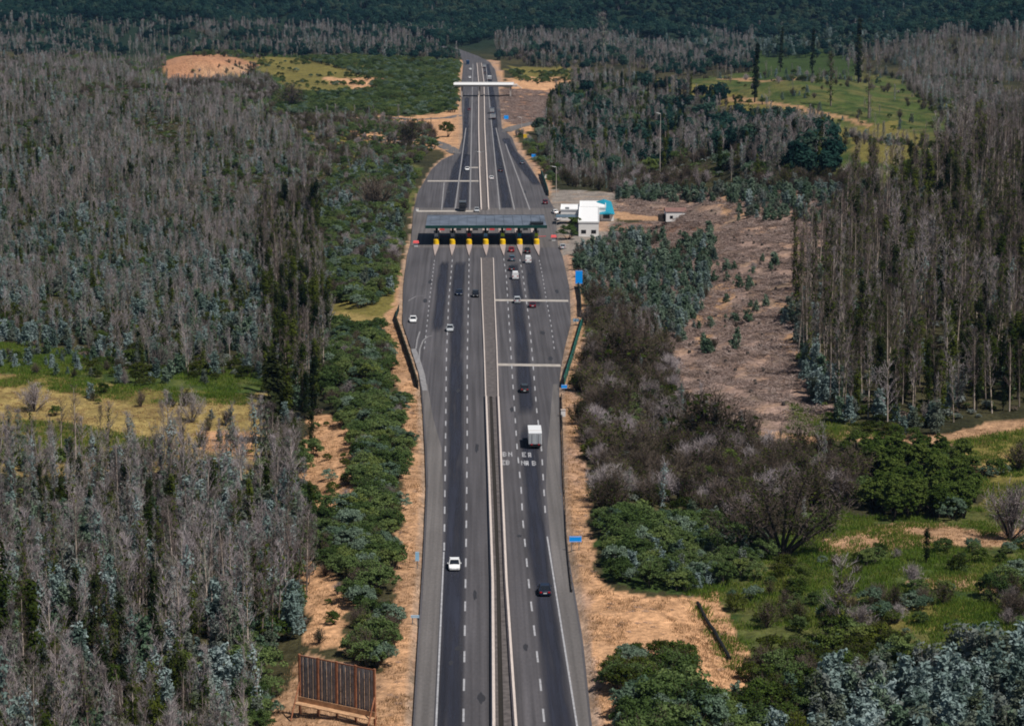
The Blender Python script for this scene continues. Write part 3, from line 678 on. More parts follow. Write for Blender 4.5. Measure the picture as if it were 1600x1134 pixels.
car('car','white',645.5,499,'white car in the outermost left lane beside the green wall',False,True)
car('car','silver',703,513,'silver and dark car on the left carriageway below the toll lanes',False,True)
car('car','darkblue',717.5,457,'dark blue car left of the black car before the median',False)
car('suv','black',743,460,'black car close to the left side of the pinkish median',False)
car('car','maroon',832,476,'dark red car just behind the pale cross stripe on the right carriageway')
car('suv','silver',808,469,'silver grey car on the pale cross stripe of the right carriageway')
car('van','white',805,432,'white van last in the left queue for the toll')
car('car','black',799.5,419,'black car in front of the white van in the toll queue')
car('suv','bluegrey',800,404,'blue-grey car in the middle of the left toll queue')
car('car','red',799,390,'red car at the front of the left toll queue beside a yellow drum')
car('van','white',825,407,'white van with grey roof last in the right toll queue')
car('suv','black',824,392,'black car at the front of the right toll queue')
car('truck','darkgrey',723,325,'dark truck leaving the back of the toll canopy on the left carriageway',False,zc=.8)
car('car','silver',745,328,'pale silver car beside the median just behind the toll canopy',False)
car('car','white',768,278,'small white car right of the median well beyond the canopy')
car('car','black',782,266,'black car ahead of the small white one beyond the canopy')
car('car','white',730,264,'pale car coming down the left carriageway towards the canopy',False)
car('car','bluegrey',816,254,'grey-blue car on the wide right pavement beyond the canopy')
car('suv','maroon',852,316,'dark red car parked at the right edge of the pavement by the office',True,group='cars parked by the toll office')
car('car','maroon',733,171,'tiny dark red car this side of the overpass',False)
car('truck','darkblue',769,175,'dark long truck heading for the overpass',True,zc=.8)
car('truck','darkblue',771,184,'second dark truck close behind another on the right carriageway near the overpass',True,zc=.8)
car('truck','white',765,124,'white truck showing just above the overpass',True,zc=.8)
car('car','white',734,121,'small white car just beyond the overpass on the left carriageway',False)
car('car','white',735,108,'distant pale car on the left carriageway beyond the overpass',False)
car('truck','blue',731,99,'distant blue truck near the far bend of the motorway',False,zc=.8)
car('suv','black',758,114,'distant black vehicle on the right carriageway beyond the overpass')
car('truck','darkblue',757,105,'distant dark truck before the far bend of the motorway',True,zc=.8)
for px, py, pt, l, rz in ((879,385,'silver','silver car parked right of the apron near the blue sign',0),(885,338,'black','black car parked in front of the white office',1.2),
                      (872,341,'white','white car parked beside the kerb in front of the white office',0),(867,331,'white','white car parked at the corner of the office yard',.2),
                      (880,331,'darkblue','dark blue car parked under the office wall',1.3)):
    car('car', pt, px, py, l, group='cars parked by the toll office', rz=rz)

# ------------------------------------------------------------------ signs, lamps, fences, rails
def sign(px, py_base, wpx, hpx, face, label, posts=2, side=1, tilt=0, zoff=None, group=None, lift=None):
    """panel centre sits lift px above the base row"""
    x, y = p2w(px, py_base, 0); z = gz(x, y); s = pxm(py_base); W_, H_ = wpx/s, hpx/s; zc = (lift or hpx)/s
    e = empty('road_sign', (x, y, z), tilt); tag(e, label, 'road sign', group)
    zc = max(zc, H_/2+.6)
    B = MB(); B.box(-W_/2, W_/2, -.04, .04, zc-H_/2-z*.0, zc+H_/2, face); B.build('panel', e)
    B = MB(); B.box(-W_/2+.06, W_/2-.06, -.052, -.043, zc+H_/2-.12, zc+H_/2-.06, 'white'); B.box(-W_/2+.06, W_/2-.06, -.052, -.043, zc-H_/2+.06, zc-H_/2+.12, 'white')
    B.build('border', e)
    for k in range(posts):
        xx = 0 if posts == 1 else (-W_*.3 if k == 0 else W_*.3)
        B = MB(); B.bar((xx, .09, -.6), (xx, .09, zc+H_/2-.05), .05, 'steel'); B.build('post', e)
    return e
sign(904.5,452,11,21,'signblue','tall bright blue road sign right of the toll approach',1,lift=19)
sign(899,860,19,9.5,'signblue','wide bright blue road sign on the verge below the scrub',2,lift=19)
sign(881.5,612,9,6,'signblue','small blue sign at the lower end of the right green wall',1,lift=9)
sign(900,508,9,5,'signback','small pale blue sign at the upper end of the right green wall',1,lift=8)
sign(652,888,6,15,'signback','narrow pale blue sign on the left dirt verge',1,lift=20)
sign(648.5,974,13,4.5,'signback','wide shallow pale blue sign on the left dirt verge, nearest to us',2,lift=16)
sign(791,190,7,6,'signblue','distant blue and white sign by the right side road',1,lift=7)
sign(822,219,8,7,'yellow','yellow sign on the bend of the right verge beyond the canopy',1,lift=6)
sign(834,248,7,5,'signblue','small blue sign on the right verge beyond the yellow one',1,lift=5)
for px, py, l in ((880,650,'white utility cabinet on the right dirt verge below the green wall'), (853,278,'white cabinet on the verge at the top of the far green fence'),(652,330,'white cabinet on the left verge beside the toll canopy')):
    x, y = p2w(px, py); e = empty('utility_cabinet', (x, y, gz(x, y))); tag(e, l, 'cabinet', 'utility cabinets on the verges')
    B = MB(); B.box(-.45, .45, -.3, .3, -.2, 1.35, 'white'); B.build('body', e); B = MB(); B.box(-.52, .52, -.37, .37, 1.35, 1.45, 'concrete'); B.build('lid', e)
def lamp(px, py, hpx, label, two=False):
    x, y = hit(px, py); z = gz(x, y); h = hpx/pxm(py); e = empty('street_lamp', (x, y, z)); tag(e, label, 'street lamp', 'lamp posts along the motorway')
    B = MB(); B.cyl(0, 0, -.5, h, .16, .08, 'concrete', 8); B.build('post', e)
    a = -1 if px > 760 else 1
    for s in ([a, -a] if two else [a]):
        B = MB(); B.bar((0,0,h-.1), (s*1.8,0,h+.3), .05, 'steel'); B.build('arm', e)
        B = MB(); B.box(min(s*1.6,s*2.4), max(s*1.6,s*2.4), -.15, .15, h+.25, h+.4, 'steel'); B.build('lamp_head', e)
for a in ((869,306,45,'thin pale lamp post standing by the office yard corner'),(815,208,24,'pale lamp post at the mouth of the right side road'),
          (751,262,24,'lamp post on the median beyond the canopy',True),(1031,278,95,'tall pale pole standing among the dark trees on the right'),
          (1589,76,36,'pale mast on the wooded ridge at the top right')): lamp(*a)
def wallrun(name, pts, h, m, label, cat, postm='dark_metal', step=6.0, base=True, solid=True, rail=None, below=.5):
    P = dense([p2w(*q) for q in pts], step); o = P[0]; z0 = gz(*o); e = empty(name, (o[0], o[1], z0)); tag(e, label, cat)
    Z = [gz(*p)-z0 for p in P]; B = MB(); t_ = .06
    for (a, za), (c, zc) in zip(zip(P[:-1], Z[:-1]), zip(P[1:], Z[1:])):
        ax, ay, cx, cyy = a[0]-o[0], a[1]-o[1], c[0]-o[0], c[1]-o[1]
        lo = (rail if rail is not None else -below)
        B.add([(ax-t_,ay,za+lo),(ax+t_,ay,za+lo),(cx+t_,cyy,zc+lo),(cx-t_,cyy,zc+lo),(ax-t_,ay,za+h),(ax+t_,ay,za+h),(cx+t_,cyy,zc+h),(cx-t_,cyy,zc+h)],
              [(0,4,7,3),(1,2,6,5),(4,5,6,7),(0,3,2,1),(0,1,5,4),(3,7,6,2)], m)
    B.build('rail' if rail is not None else 'panel', e); 
    for p, z in list(zip(P, Z))[::1][:95]:
        B = MB(); B.box(p[0]-o[0]-.1+.02, p[0]-o[0]+.1+.02, p[1]-o[1]-.08, p[1]-o[1]+.08, z-.6, z+h+.06, postm); B.build('post', e)
    return e
wallrun('fence_wall', [(623,486),(618,500),(628,530),(640,565),(653,606)], 1.7, 'dgreen', 'dark green mesh wall on the left verge below the toll plaza', 'wall')
wallrun('fence_wall', [(912,500),(903,530),(893,565),(881,604)], 2.0, 'green_fence', 'dark green wall on the right verge below the toll plaza', 'wall')
wallrun('fence_wall', [(903,448),(907,470),(908,496)], 2.0, 'dgreen', 'thin dark fence right of the pavement beneath the tall blue sign', 'fence')
wallrun('fence_wall', [(845,272),(851,288),(857,306)], 2.4, 'green_fence', 'far dark green fence on the right edge beyond the canopy', 'fence')
wallrun('guard_rail', [(877,618),(878,660),(881,760),(884.5,840),(888,880),(893,925)], .8, 'darkbark', 'dark brown guard rail along the right edge of the pavement', 'guard rail', 'darkbark', 4, rail=.38)

# billboard seen from behind, bottom left
(lx0, ly0), (lx1, ly1) = p2w(470, 1106), p2w(587, 1131)
z0 = min(gz(lx0, ly0), gz(lx1, ly1)); ang = math.atan2(ly1-ly0, lx1-lx0); Lb = math.hypot(lx1-lx0, ly1-ly0)
e = empty('billboard', (lx0, ly0, z0), ang); tag(e, 'back of a rusty framed billboard with grey sheets on the dirt at the bottom left', 'billboard')
Hb0, Hb1 = 1.9, 7.7
for k in range(4):
    x0, x1 = k*Lb/4+.12, (k+1)*Lb/4-.12
    B = MB()
    for j in range(7):
        a = x0+(x1-x0)*j/7; c = x0+(x1-x0)*(j+.8)/7; B.box(a, c, .03*(j % 2), .06+.03*(j % 2), Hb0+.25, Hb1-.12*(k % 2), 'panel')
    B.build('sheet_panel', e)
for k in range(5):
    B = MB(); x = k*Lb/4; B.box(x-.13, x+.13, -.26, -.02, -.8, Hb1+.15, 'rust'); B.build('post', e)
    B = MB(); B.bar((x,-.2,Hb1*.55), (x,-2.1,-.3), .08, 'rust'); 
    if k in (0, 4): B.build('brace', e)
for k in range(8):
    x = (k//2)*Lb/4+Lb/4*(.35 if k % 2 == 0 else .68); B = MB(); B.box(x-.05, x+.05, -.14, -.03, Hb0+.1, Hb1, 'steel'); B.build('stud', e)
B = MB(); B.box(-.15, Lb+.15, -.35, -.263, Hb0-.25, Hb0+.45, 'rustpale'); B.build('lower_beam', e)
B = MB(); B.box(-.15, Lb+.15, -1.35, -.352, Hb0-.32, Hb0-.22, 'rustpale'); B.build('walkway', e)
B = MB(); B.box(-.1, Lb+.1, -.2, -.1, Hb1-.1, Hb1+.05, 'rust'); B.build('top_beam', e)

# black pipe on the dirt to the right
(x0, y0), (x1, y1) = hit(1090, 948), hit(1140, 1036)
B = MB(); V = []; n = 8; N = 12
for k in range(N+1):
    t_ = k/N; x, y = x0+(x1-x0)*t_, y0+(y1-y0)*t_; z = gz(x, y)+.55
    V += [(x-x0+.26*math.cos(a*math.pi/4), y-y0, z-gz(x0, y0)+.26*math.sin(a*math.pi/4)) for a in range(n)]
B.add(V, [(i*n+a, i*n+(a+1) % n, (i+1)*n+(a+1) % n, (i+1)*n+a) for i in range(N) for a in range(n)]+[tuple(range(n)), tuple(range(N*n, N*n+n))], 'pipe')
ob = B.build('drain_pipe'); ob.location = (x0, y0, gz(x0, y0)); tag(ob, 'long straight black pipe lying on the orange dirt at the lower right', 'pipe')

# toll office: L-shaped white building, teal-roofed block, small annexe
x, y = p2w(905, 352); z = gz(x, y)-.1; s = pxm(352)
e = empty('toll_office', (x, y, z), math.radians(-3)); tag(e, 'white flat-roofed toll office with an L-shaped plan beside the plaza', 'building')
def block(par, x0, x1, y0, y1, h, wall='wwall', roof='white', wins=0, nm='wing'):
    B = MB(); B.box(x0, x1, y0, y1, 0, h, wall); wo = B.build(nm, par)
    R = MB(); R.box(x0-.15, x1+.15, y0-.15, y1+.15, h, h+.18, roof)
    for a in ((x0-.15,x1+.15,y0-.15,y0+.05),(x0-.15,x1+.15,y1-.05,y1+.15),(x0-.15,x0+.05,y0+.052,y1-.052),(x1-.05,x1+.15,y0+.052,y1-.052)): R.box(*a, h+.183, h+.5, roof)
    R.build('roof', wo)
    for k in range(wins):
        a = x0+(k+.5)*(x1-x0)/wins; q = MB(); q.box(a-.8, a+.8, y0-.04, y0-.003, 1.1, 2.3, 'glass'); q.build('window', wo)
    return wo
block(e, 0, 6.6, -30, 14, 4.6, wins=2); block(e, -6.5, -.003, 14, 30, 3.6, wins=3); block(e, .1, 9, 14.003, 34, 4.4, wins=0)
A = MB(); A.box(2, 3.6, -4, -2, 3.8, 4.7, 'steel'); A.box(5, 6.4, 5, 6.6, 3.8, 4.5, 'steel'); A.box(-5, -3.6, 14, 16, 3.8, 4.6, 'steel'); A.build('air_conditioner', e)
W_ = MB(); W_.box(-8, -.4, 2, 2.06, 2.6, 2.75, 'steel'); W_.box(-8, -.4, 2.06, 9.9, 2.65, 2.72, 'paint_bluegrey'); W_.build('carport_roof', e)
for xx in (-7.8, -.6): q = MB(); q.cyl(xx, 2.4, -.2, 2.65, .08, .08, 'steel', 8); q.build('carport_post', e)
x, y = p2w(947, 343); e = empty('teal_roofed_building', (x, y, gz(x, y)-.1)); tag(e, 'small building with teal roof against the right side of the white office', 'building')
B = MB(); B.box(-2.2, 2.4, -4, 14, 0, 2.6, 'wwall'); wo = B.build('wall', e)
B = MB(); B.add([(-2.5,-6,2.5),(2.7,-6,2.5),(2.7,16,4.6),(-2.5,16,4.6),(.1,-6,3.1),(.1,16,5.4)], [(0,4,5,3),(1,2,5,4),(0,1,4),(3,5,2),(0,3,2,1)], 'tealroof'); B.build('roof', e)
q = MB(); q.box(-1.3, 1.0, -4.05, -4.003, .9, 2.3, 'glass'); q.build('window', wo)
x, y = hit(1055, 344); e = empty('small_house', (x, y, gz(x, y)-.2), .03); tag(e, 'small white house with brownish red roof alone at the top of the cleared ground', 'house')
B = MB(); B.box(-3.4, 3.4, -3, 3, 0, 3.3, 'wwall'); wo = B.build('wall', e)
B = MB(); B.add([(-3.6,-3.2,3.3),(3.6,-3.2,3.3),(3.6,3.4,3.3),(-3.6,3.4,3.3),(-3.6,.4,4.3),(3.6,.4,4.3)], [(0,1,5,4),(2,3,4,5),(0,4,3),(1,2,5),(0,3,2,1)], 'brick'); B.build('roof', e)
q = MB(); q.box(-5.6, -3.45, -2.4, 1, 0, 2.2, 'darkbark'); q.build('lean_to', e)
for k in (-1.6, 1.4): q = MB(); q.box(k-.5, k+.5, -3.05, -3.003, 1, 2, 'glass'); q.build('window', wo)

# ------------------------------------------------------------------ plants: mesh builders
def rnd(seed): return np.random.default_rng(seed)
def unit(v): return v/np.maximum(np.linalg.norm(v, axis=-1, keepdims=True), 1e-6)
def quads(P, Nn, size, g, asp=1.5):
    """leaf clumps: small quads at P facing roughly along Nn"""
    n = len(P); N_ = unit(Nn); r = unit(g.normal(size=(n, 3))); u = unit(np.cross(N_, r)); v = np.cross(N_, u)
    s = (size*g.uniform(.6, 1.3, n))[:, None]; u = u*s*asp*.5; v = v*s*.5
    V = np.stack([P-u-v*.5, P-v*.9+u*.1, P+u, P+v*.9-u*.1], 1).reshape(-1, 3)
    return V, np.arange(4*n).reshape(n, 4)
def spikes(A, D, wd, g):
    """twigs: one thin triangle each from A along D"""
    n = len(A); s = unit(np.cross(D, g.normal(size=(n, 3))))*(np.asarray(wd)*np.ones(n))[:, None]*.5
    V = np.stack([A-s, A+s, A+D], 1).reshape(-1, 3); return V, np.arange(3*n).reshape(n, 3)
def limb(pts, rad, n=5):
    """tapered tube through pts"""
    pts = np.asarray(pts, float); V = []
    for i, p in enumerate(pts):
        d = unit(pts[min(i+1, len(pts)-1)]-pts[max(i-1, 0)]); a = unit(np.cross(d, [.3, .9, .1])); b_ = np.cross(d, a)
        for k in range(n):
            t_ = 2*math.pi*k/n; V.append(p+(a*math.cos(t_)+b_*math.sin(t_))*rad[i])
    Fq = np.array([(i*n+k, i*n+(k+1) % n, (i+1)*n+(k+1) % n, (i+1)*n+k) for i in range(len(pts)-1) for k in range(n)])
    return np.array(V), Fq
def combine(parts):
    """[(V, F, matkey)] -> V, [faces...], mats, midx"""
    mats = []; out = []; idx = []; Vs = []; n = 0
    for V_, F_, m in parts:
        if m not in mats: mats.append(m)
        Vs.append(V_); out.append(F_+n); idx += [mats.index(m)]*len(F_); n += len(V_)
    return np.concatenate(Vs), out, mats, idx
def dirs(n, g, lo, hi):                # unit vectors at lo..hi radians from the vertical
    a = g.uniform(lo, hi, n); p = g.uniform(0, 2*math.pi, n)
    return np.stack([np.sin(a)*np.cos(p), np.sin(a)*np.sin(p), np.cos(a)], 1)

def bare_parts(seed, h=12, nb=27, nt=10, tw=.05, rad=.16, twm='twig', bk='bark', low=.28, spread=.20, fuzz=0, fm='olive'):
    g = rnd(seed); lean = g.normal(0, .02, 2)*h; k = np.linspace(0, 1, 6)
    T = np.stack([lean[0]*k**2, lean[1]*k**2, k*h], 1); tr = limb(T, rad*(1-k*.88)); TP = [(*tr, bk)]
    z = g.uniform(low, .99, nb)*h; A = np.stack([lean[0]*(z/h)**2, lean[1]*(z/h)**2, z], 1)
    L = (spread*h*(1.05-z/h)**.6*g.uniform(.55, 1.1, nb)+.5); D = dirs(nb, g, .3, .95)*L[:, None]; D[:, 2] *= 1.25
    CP = []; CP.append((*spikes(A, D, .07+tw*.6, g), twm))
    t_ = g.uniform(.2, 1, (nb, nt)); B0 = (A[:, None]+D[:, None]*t_[..., None]).reshape(-1, 3)
    q = unit(np.repeat(D, nt, 0)*1.0+g.normal(size=(nb*nt, 3))*1.1+np.array([0, 0, 1.9])); q = unit(q)*g.uniform(.5, 1.25, nb*nt)[:, None]*(.9+h*.02)
    CP.append((*spikes(B0, q, tw, g), twm))
    q2 = unit(q+g.normal(size=q.shape)*.45)*g.uniform(.35, .8, len(q))[:, None]
    CP.append((*spikes(B0+q*.5, q2, tw*.8, g), twm))
    if fuzz:
        z = g.uniform(.08, .97, fuzz)*h; r = (.35+.75*np.sin(np.pi*np.clip(z/h, 0, 1))**.5)*g.uniform(.3, 1, fuzz)**.6*(.7+.5*np.sin(z*2.1+seed))
        a = g.uniform(0, 2*math.pi, fuzz); P = np.stack([r*np.cos(a)+lean[0]*(z/h)**2, r*np.sin(a)+lean[1]*(z/h)**2, z], 1)
        CP.append((*quads(P, np.stack([np.cos(a), np.sin(a), g.uniform(0, 1.2, fuzz)], 1), .30, g), fm))
    return TP, CP
def sprout_parts(seed, h=12, n=1300, size=.30, lm='olive', r0=.85, bk='darkbark'):
    g = rnd(seed); k = np.linspace(0, 1, 5); lean = g.normal(0, .015, 2)*h
    T = np.stack([lean[0]*k**2, lean[1]*k**2, k*h], 1); TP = [(*limb(T, .17*(1-k*.85)), bk)]
    nc = 46; zc = g.uniform(.12, .98, nc); ac = g.uniform(0, 2*math.pi, nc); rc = r0*(.35+.75*np.sin(np.pi*np.clip(zc*.9+.05, 0, 1)))*g.uniform(.3, 1, nc)
    C = np.stack([rc*np.cos(ac)+lean[0]*zc**2, rc*np.sin(ac)+lean[1]*zc**2, zc*h], 1); i_ = g.integers(0, nc, n)
    off = g.normal(size=(n, 3))*np.array([.32, .32, .55]); P = C[i_]+off; N_ = off+np.stack([np.cos(ac[i_]), np.sin(ac[i_]), np.full(n, .6)], 1)*.6
    CP = [(*quads(P, N_, size, g), lm)]
    m = 40; z = g.uniform(.4, 1, m)*h; CP.append((*spikes(np.stack([0*z, 0*z, z], 1), dirs(m, g, .2, .8)*g.uniform(.8, 1.9, m)[:, None], .06, g), 'twigdark'))
    return TP, CP
def blue_parts(seed, h=5, n=1000, size=.3, lm='blue', width=.28, stems=3, bk='bark'):
    g = rnd(seed); TP = []; CP = []
    for s in range(stems):
        hh = h*g.uniform(.6, 1) if s else h; d = g.normal(0, .13, 2)*h*(s > 0); k = np.linspace(0, 1, 4)
        TP.append((*limb(np.stack([d[0]*k, d[1]*k, k*hh*.95], 1), .07*(1-k*.8), 4), bk))
        m = n//stems; nc = 22; zc = g.uniform(.08, 1, nc)
        rc = width*h*(1.02-zc)**.75*g.uniform(.25, 1, nc); ac = g.uniform(0, 6.283, nc)
        C = np.stack([rc*np.cos(ac)+d[0]*zc, rc*np.sin(ac)+d[1]*zc, zc*hh], 1); i_ = g.integers(0, nc, m); t_ = g.uniform(-.3, 1, m)
        dr = unit(np.stack([np.cos(ac), np.sin(ac), np.full(nc, 1.1)], 1))
        P = C[i_]+dr[i_]*(t_*h*.13)[:, None]+g.normal(size=(m, 3))*.035*h*(1.1-t_[:, None]*.6)
        CP.append((*quads(P, g.normal(size=(m, 3))+dr[i_]*.4+np.array([0, 0, .7]), size, g, 1.8), lm))
    return TP, CP
def shrub_parts(seed, r=2.4, h=3.6, n=1500, size=.30, lm='green', bk='darkbark', twm=None, flat=.0):
    g = rnd(seed); nc = 42; d = unit(g.normal(size=(nc, 3))); d[:, 2] = np.abs(d[:, 2])*1.0; rr_ = g.uniform(.62, 1.0, nc)
    C = d*np.array([r, r, h*.62])*rr_[:, None]+np.array([0, 0, h*.36]); C[:, 2] = np.maximum(C[:, 2], .25)
    cr = g.uniform(.16, .30, nc)*r; i_ = g.integers(0, nc, n); o = unit(g.normal(size=(n, 3))); o[:, 2] = np.abs(o[:, 2]*.9)
    P = C[i_]+o*(cr[i_]*g.uniform(.5, 1.1, n))[:, None]
    CP = [(*quads(P, o+unit(C[i_])*.6+g.normal(size=(n, 3))*1.0, size, g, 1.25), lm)]
    if twm:
        m = 160; A = C[g.integers(0, nc, m)]; CP.append((*spikes(A, unit(A*np.array([1, 1, .6])+g.normal(size=(m, 3))*.6+[0, 0, 1])*g.uniform(.6, 1.3, m)[:, None], .05, g), twm))
    TP = []
    for s in range(5):
        e_ = C[s]*.8; k = np.linspace(0, 1, 3)[:, None]; TP.append((*limb(np.array([0, 0, -.3])*(1-k)+e_*k+np.array([0, 0, .3])*k*(1-k), [.10, .07, .02], 4), bk))
    return TP, CP
def twigbush_parts(seed, r=2.6, h=4.2, ns=26, nt=16, tw=.05, twm='bushtwig', bk='darkbark', leaf=0, lm='olive'):
    g = rnd(seed); D = dirs(ns, g, .05, 1.05); L = g.uniform(.7, 1.05, ns); E = D*np.array([r*1.05, r*1.05, h])*L[:, None]
    TP = []
    for s in range(min(ns, 9)):
        k = np.linspace(0, 1, 4)[:, None]; c = E[s]; pts = np.array([0, 0, -.3])*(1-k)+np.concatenate([c[None, :2]*k**1.5, c[2]*k], 1)
        TP.append((*limb(pts, [.13, .09, .05, .02], 4), bk))
    CP = []; z0 = np.zeros((ns, 3)); CP.append((*spikes(z0, E, .12, g), twm))
    t_ = g.uniform(.35, 1, (ns, nt)); B0 = (E[:, None]*t_[..., None]).reshape(-1, 3)
    q = unit(np.repeat(unit(E), nt, 0)*1.1+g.normal(size=(ns*nt, 3))*.8+[0, 0, .6])*g.uniform(.6, 1.4, ns*nt)[:, None]
    CP.append((*spikes(B0, q, tw, g), twm))
    for rep in range(2):
        q2 = unit(q+g.normal(size=q.shape)*.6)*g.uniform(.4, .9, len(q))[:, None]; CP.append((*spikes(B0+q*g.uniform(.3, .8, (len(q), 1)), q2, tw*.8, g), twm))
    if leaf:
        i_ = g.integers(0, len(B0), leaf); CP.append((*quads(B0[i_]+q[i_]*.6+g.normal(size=(leaf, 3))*.2, g.normal(size=(leaf, 3))+[0, 0, .6], .26, g), lm))
    return TP, CP
def conifer_parts(seed, h=20, n=1500, size=.55, lm='dark', base=.12, w_=.11, bk='darkbark', gap=.5):
    g = rnd(seed); k = np.linspace(0, 1, 6); TP = [(*limb(np.stack([0*k, 0*k, k*h], 1), h*.017*(1-k*.9)), bk)]
    nc = 70; zc = base+(1-base)*g.uniform(0, 1, nc)**.9; rc = w_*h*(1.08-zc)**.55*g.uniform(.35, 1.1, nc); ac = g.uniform(0, 6.283, nc)
    i_ = g.integers(0, nc, n); t_ = g.uniform(0, 1, n)**.7
    P = np.stack([rc[i_]*t_*np.cos(ac[i_]), rc[i_]*t_*np.sin(ac[i_]), zc[i_]*h-t_*rc[i_]*.25], 1)+g.normal(size=(n, 3))*h*.013
    CP = [(*quads(P, g.normal(size=(n, 3))*.5+np.stack([np.cos(ac[i_]), np.sin(ac[i_]), np.full(n, 1.)], 1), size, g), lm)]
    A = np.stack([0*zc, 0*zc, zc*h], 1); CP.append((*spikes(A, np.stack([rc*np.cos(ac), rc*np.sin(ac), rc*.1], 1)*1.15, .12, g), 'twigdark'))
    return TP, CP
def crown_parts(seed, r=4.2, h=9, n=520, size=.85, lm='forest'):
    g = rnd(seed); k = np.linspace(0, 1, 3); TP = [(*limb(np.stack([0*k, 0*k, k*h*.6], 1), .3*(1-k*.6), 4), 'darkbark')]
    nc = 20; d = unit(g.normal(size=(nc, 3))); d[:, 2] = np.abs(d[:, 2]); C = d*np.array([r*.72, r*.72, h*.42])*g.uniform(.5, 1, (nc, 1))+[0, 0, h*.5]
    i_ = g.integers(0, nc, n); o = unit(g.normal(size=(n, 3))); P = C[i_]+o*r*.34
    CP = [(*quads(P, o+[0, 0, .5], size, g), lm)]
    return TP, CP
def spreading_parts(seed):             # the dark many-stemmed tree with a wide thin crown
    g = rnd(seed); TP = []; CP = []; ends = []
    for s in range(9):
        a = -1.2+2.4*s/8+g.normal(0, .1); b_ = g.uniform(-.5, .5); L = g.uniform(7.5, 11)
        k = np.linspace(0, 1, 6)[:, None]; e_ = np.array([math.sin(a)*L*.78, b_*L*.5, math.cos(a)*L*.75+2.0])
        pts = np.concatenate([e_[None, :2]*k**1.25, e_[2]*k-.4], 1)+g.normal(0, .12, (6, 3))*k; TP.append((*limb(pts, .24*(1-k[:, 0]*.85), 5), 'darkbark'))
        for t_ in g.uniform(.4, 1, 12):
            p = np.array([np.interp(t_, k[:, 0], pts[:, j]) for j in range(3)]); ends.append(p+g.normal(0, .3, 3))
    E = np.array(ends); m = 26; B0 = np.repeat(E, m, 0)+g.normal(0, .4, (len(E)*m, 3)); q = unit(g.normal(size=B0.shape)+[0, 0, .9])*g.uniform(.5, 1.5, len(B0))[:, None]
    CP.append((*spikes(B0, q, .06, g), 'twigdark')); i_ = g.integers(0, len(B0), 1500)
    CP.append((*quads(B0[i_]+q[i_]*.7, g.normal(size=(1500, 3))+[0, 0, .7], .22, g), 'olive'))
    return TP, CP
def grass_parts(seed, n=26, h=.6, r=.5, lm='grass'):
    g = rnd(seed); A = np.stack([g.normal(0, r, n), g.normal(0, r, n), np.full(n, -.05)], 1)
    return [], [(*spikes(A, dirs(n, g, .05, .6)*h*g.uniform(.5, 1.1, (n, 1)), .14, g), lm)]
def slash_parts(seed):
    g = rnd(seed); P = []
    for k in range(9):
        a = np.array([g.normal(0, .9), g.normal(0, .9), .1]); d = np.array([g.normal(), g.normal(), g.normal(0, .2)]); d = d/np.linalg.norm(d)*g.uniform(.7, 2.2)
        P.append((*limb([a, a+d], [.09, .04], 4), 'slash'))
    A = np.stack([g.normal(0, .9, 40), g.normal(0, .9, 40), np.full(40, .05)], 1); P.append((*spikes(A, dirs(40, g, .7, 1.5)*g.uniform(.4, 1.1, (40, 1)), .10, g), 'slash'))
    return [], P
def stump_parts(seed):
    g = rnd(seed); a = g.normal(0, .03, 2); return [], [(*limb([[0,0,-.3],[0,0,.15],[a[0],a[1],.55],[a[0],a[1],.56]], [.42,.34,.30,.01], 8), 'darkbark')]

# kind -> (object name, crown part name, reference height, variants, category)
KIND = {
 'bare':    ('burnt_tree', 'branches', 12, [bare_parts(k, 12, spread=(.2,.29,.18,.25,.2,.33,.22)[k], bk='palebark' if k in (1, 4) else 'bark', fuzz=(0, 0, 260, 60, 420, 200, 340)[k], fm=('olive','olive','palegrey','olive','palegrey','olive','blue')[k]) for k in range(7)]+[twigbush_parts(300+k, 3.2, 10.5, 18, 14, .055, 'twig', 'bark', leaf=(0,260)[k], lm='palegrey') for k in range(2)], 'tree'),
 'tallbare':('tall_burnt_tree', 'branches', 18, [bare_parts(20+k, 18, 34, 9, .055, .2, 'twig' if k == 2 else 'twigdark', 'palebark' if k % 2 == 0 else 'bark', .3, .12, (0, 60, 160, 420)[k]) for k in range(4)], 'tree'),
 'sprout':  ('resprouting_tree', 'foliage', 13, [sprout_parts(40+k, 13, 1300, .30, ['olive', 'dark', 'olive'][k]) for k in range(3)], 'tree'),
 'blue':    ('young_eucalyptus', 'foliage', 5.5, [blue_parts(60+k, 5.5, 950, .32, ['blue', 'blue', 'teal', 'palegrey'][k], [.24, .3, .26, .3][k]) for k in range(4)], 'tree'),
 'teal':    ('eucalyptus_bush', 'foliage', 3.6, [blue_parts(70+k, 3.6, 700, .30, 'teal', .42, 4) for k in range(3)], 'bush'),
 'green':   ('green_bush', 'foliage', 3.8, [shrub_parts(80+k, 2.5, 3.8, 2300, .23, ['green', 'green', 'green', 'teal'][k], twm='bushtwig' if k == 2 else None) for k in range(4)], 'bush'),
 'olive':   ('olive_bush', 'foliage', 3.2, [shrub_parts(90+k, 2.2, 3.2, 1900, .23, ['olive', 'vine'][k], twm='bushtwig') for k in range(2)], 'bush'),
 'vine':    ('leafy_thicket_tree', 'foliage', 5.5, [shrub_parts(100+k, 1.7, 5.5, 2200, .28, 'vine') for k in range(3)], 'tree'),
 'twig':    ('leafless_bush', 'twigs', 4.5, [twigbush_parts(110+k, 2.7, 4.5, 30, 16, .055, 'twig' if k == 3 else 'bushtwig', leaf=(0, 160, 330, 0, 60)[k]) for k in range(5)], 'bush'),
 'conifer': ('conifer', 'needles', 20, [conifer_parts(130+k) for k in range(3)], 'tree'),
 'forest':  ('evergreen_tree', 'crown', 9, [crown_parts(140+k) for k in range(4)], 'tree'),
}
MESH = {}
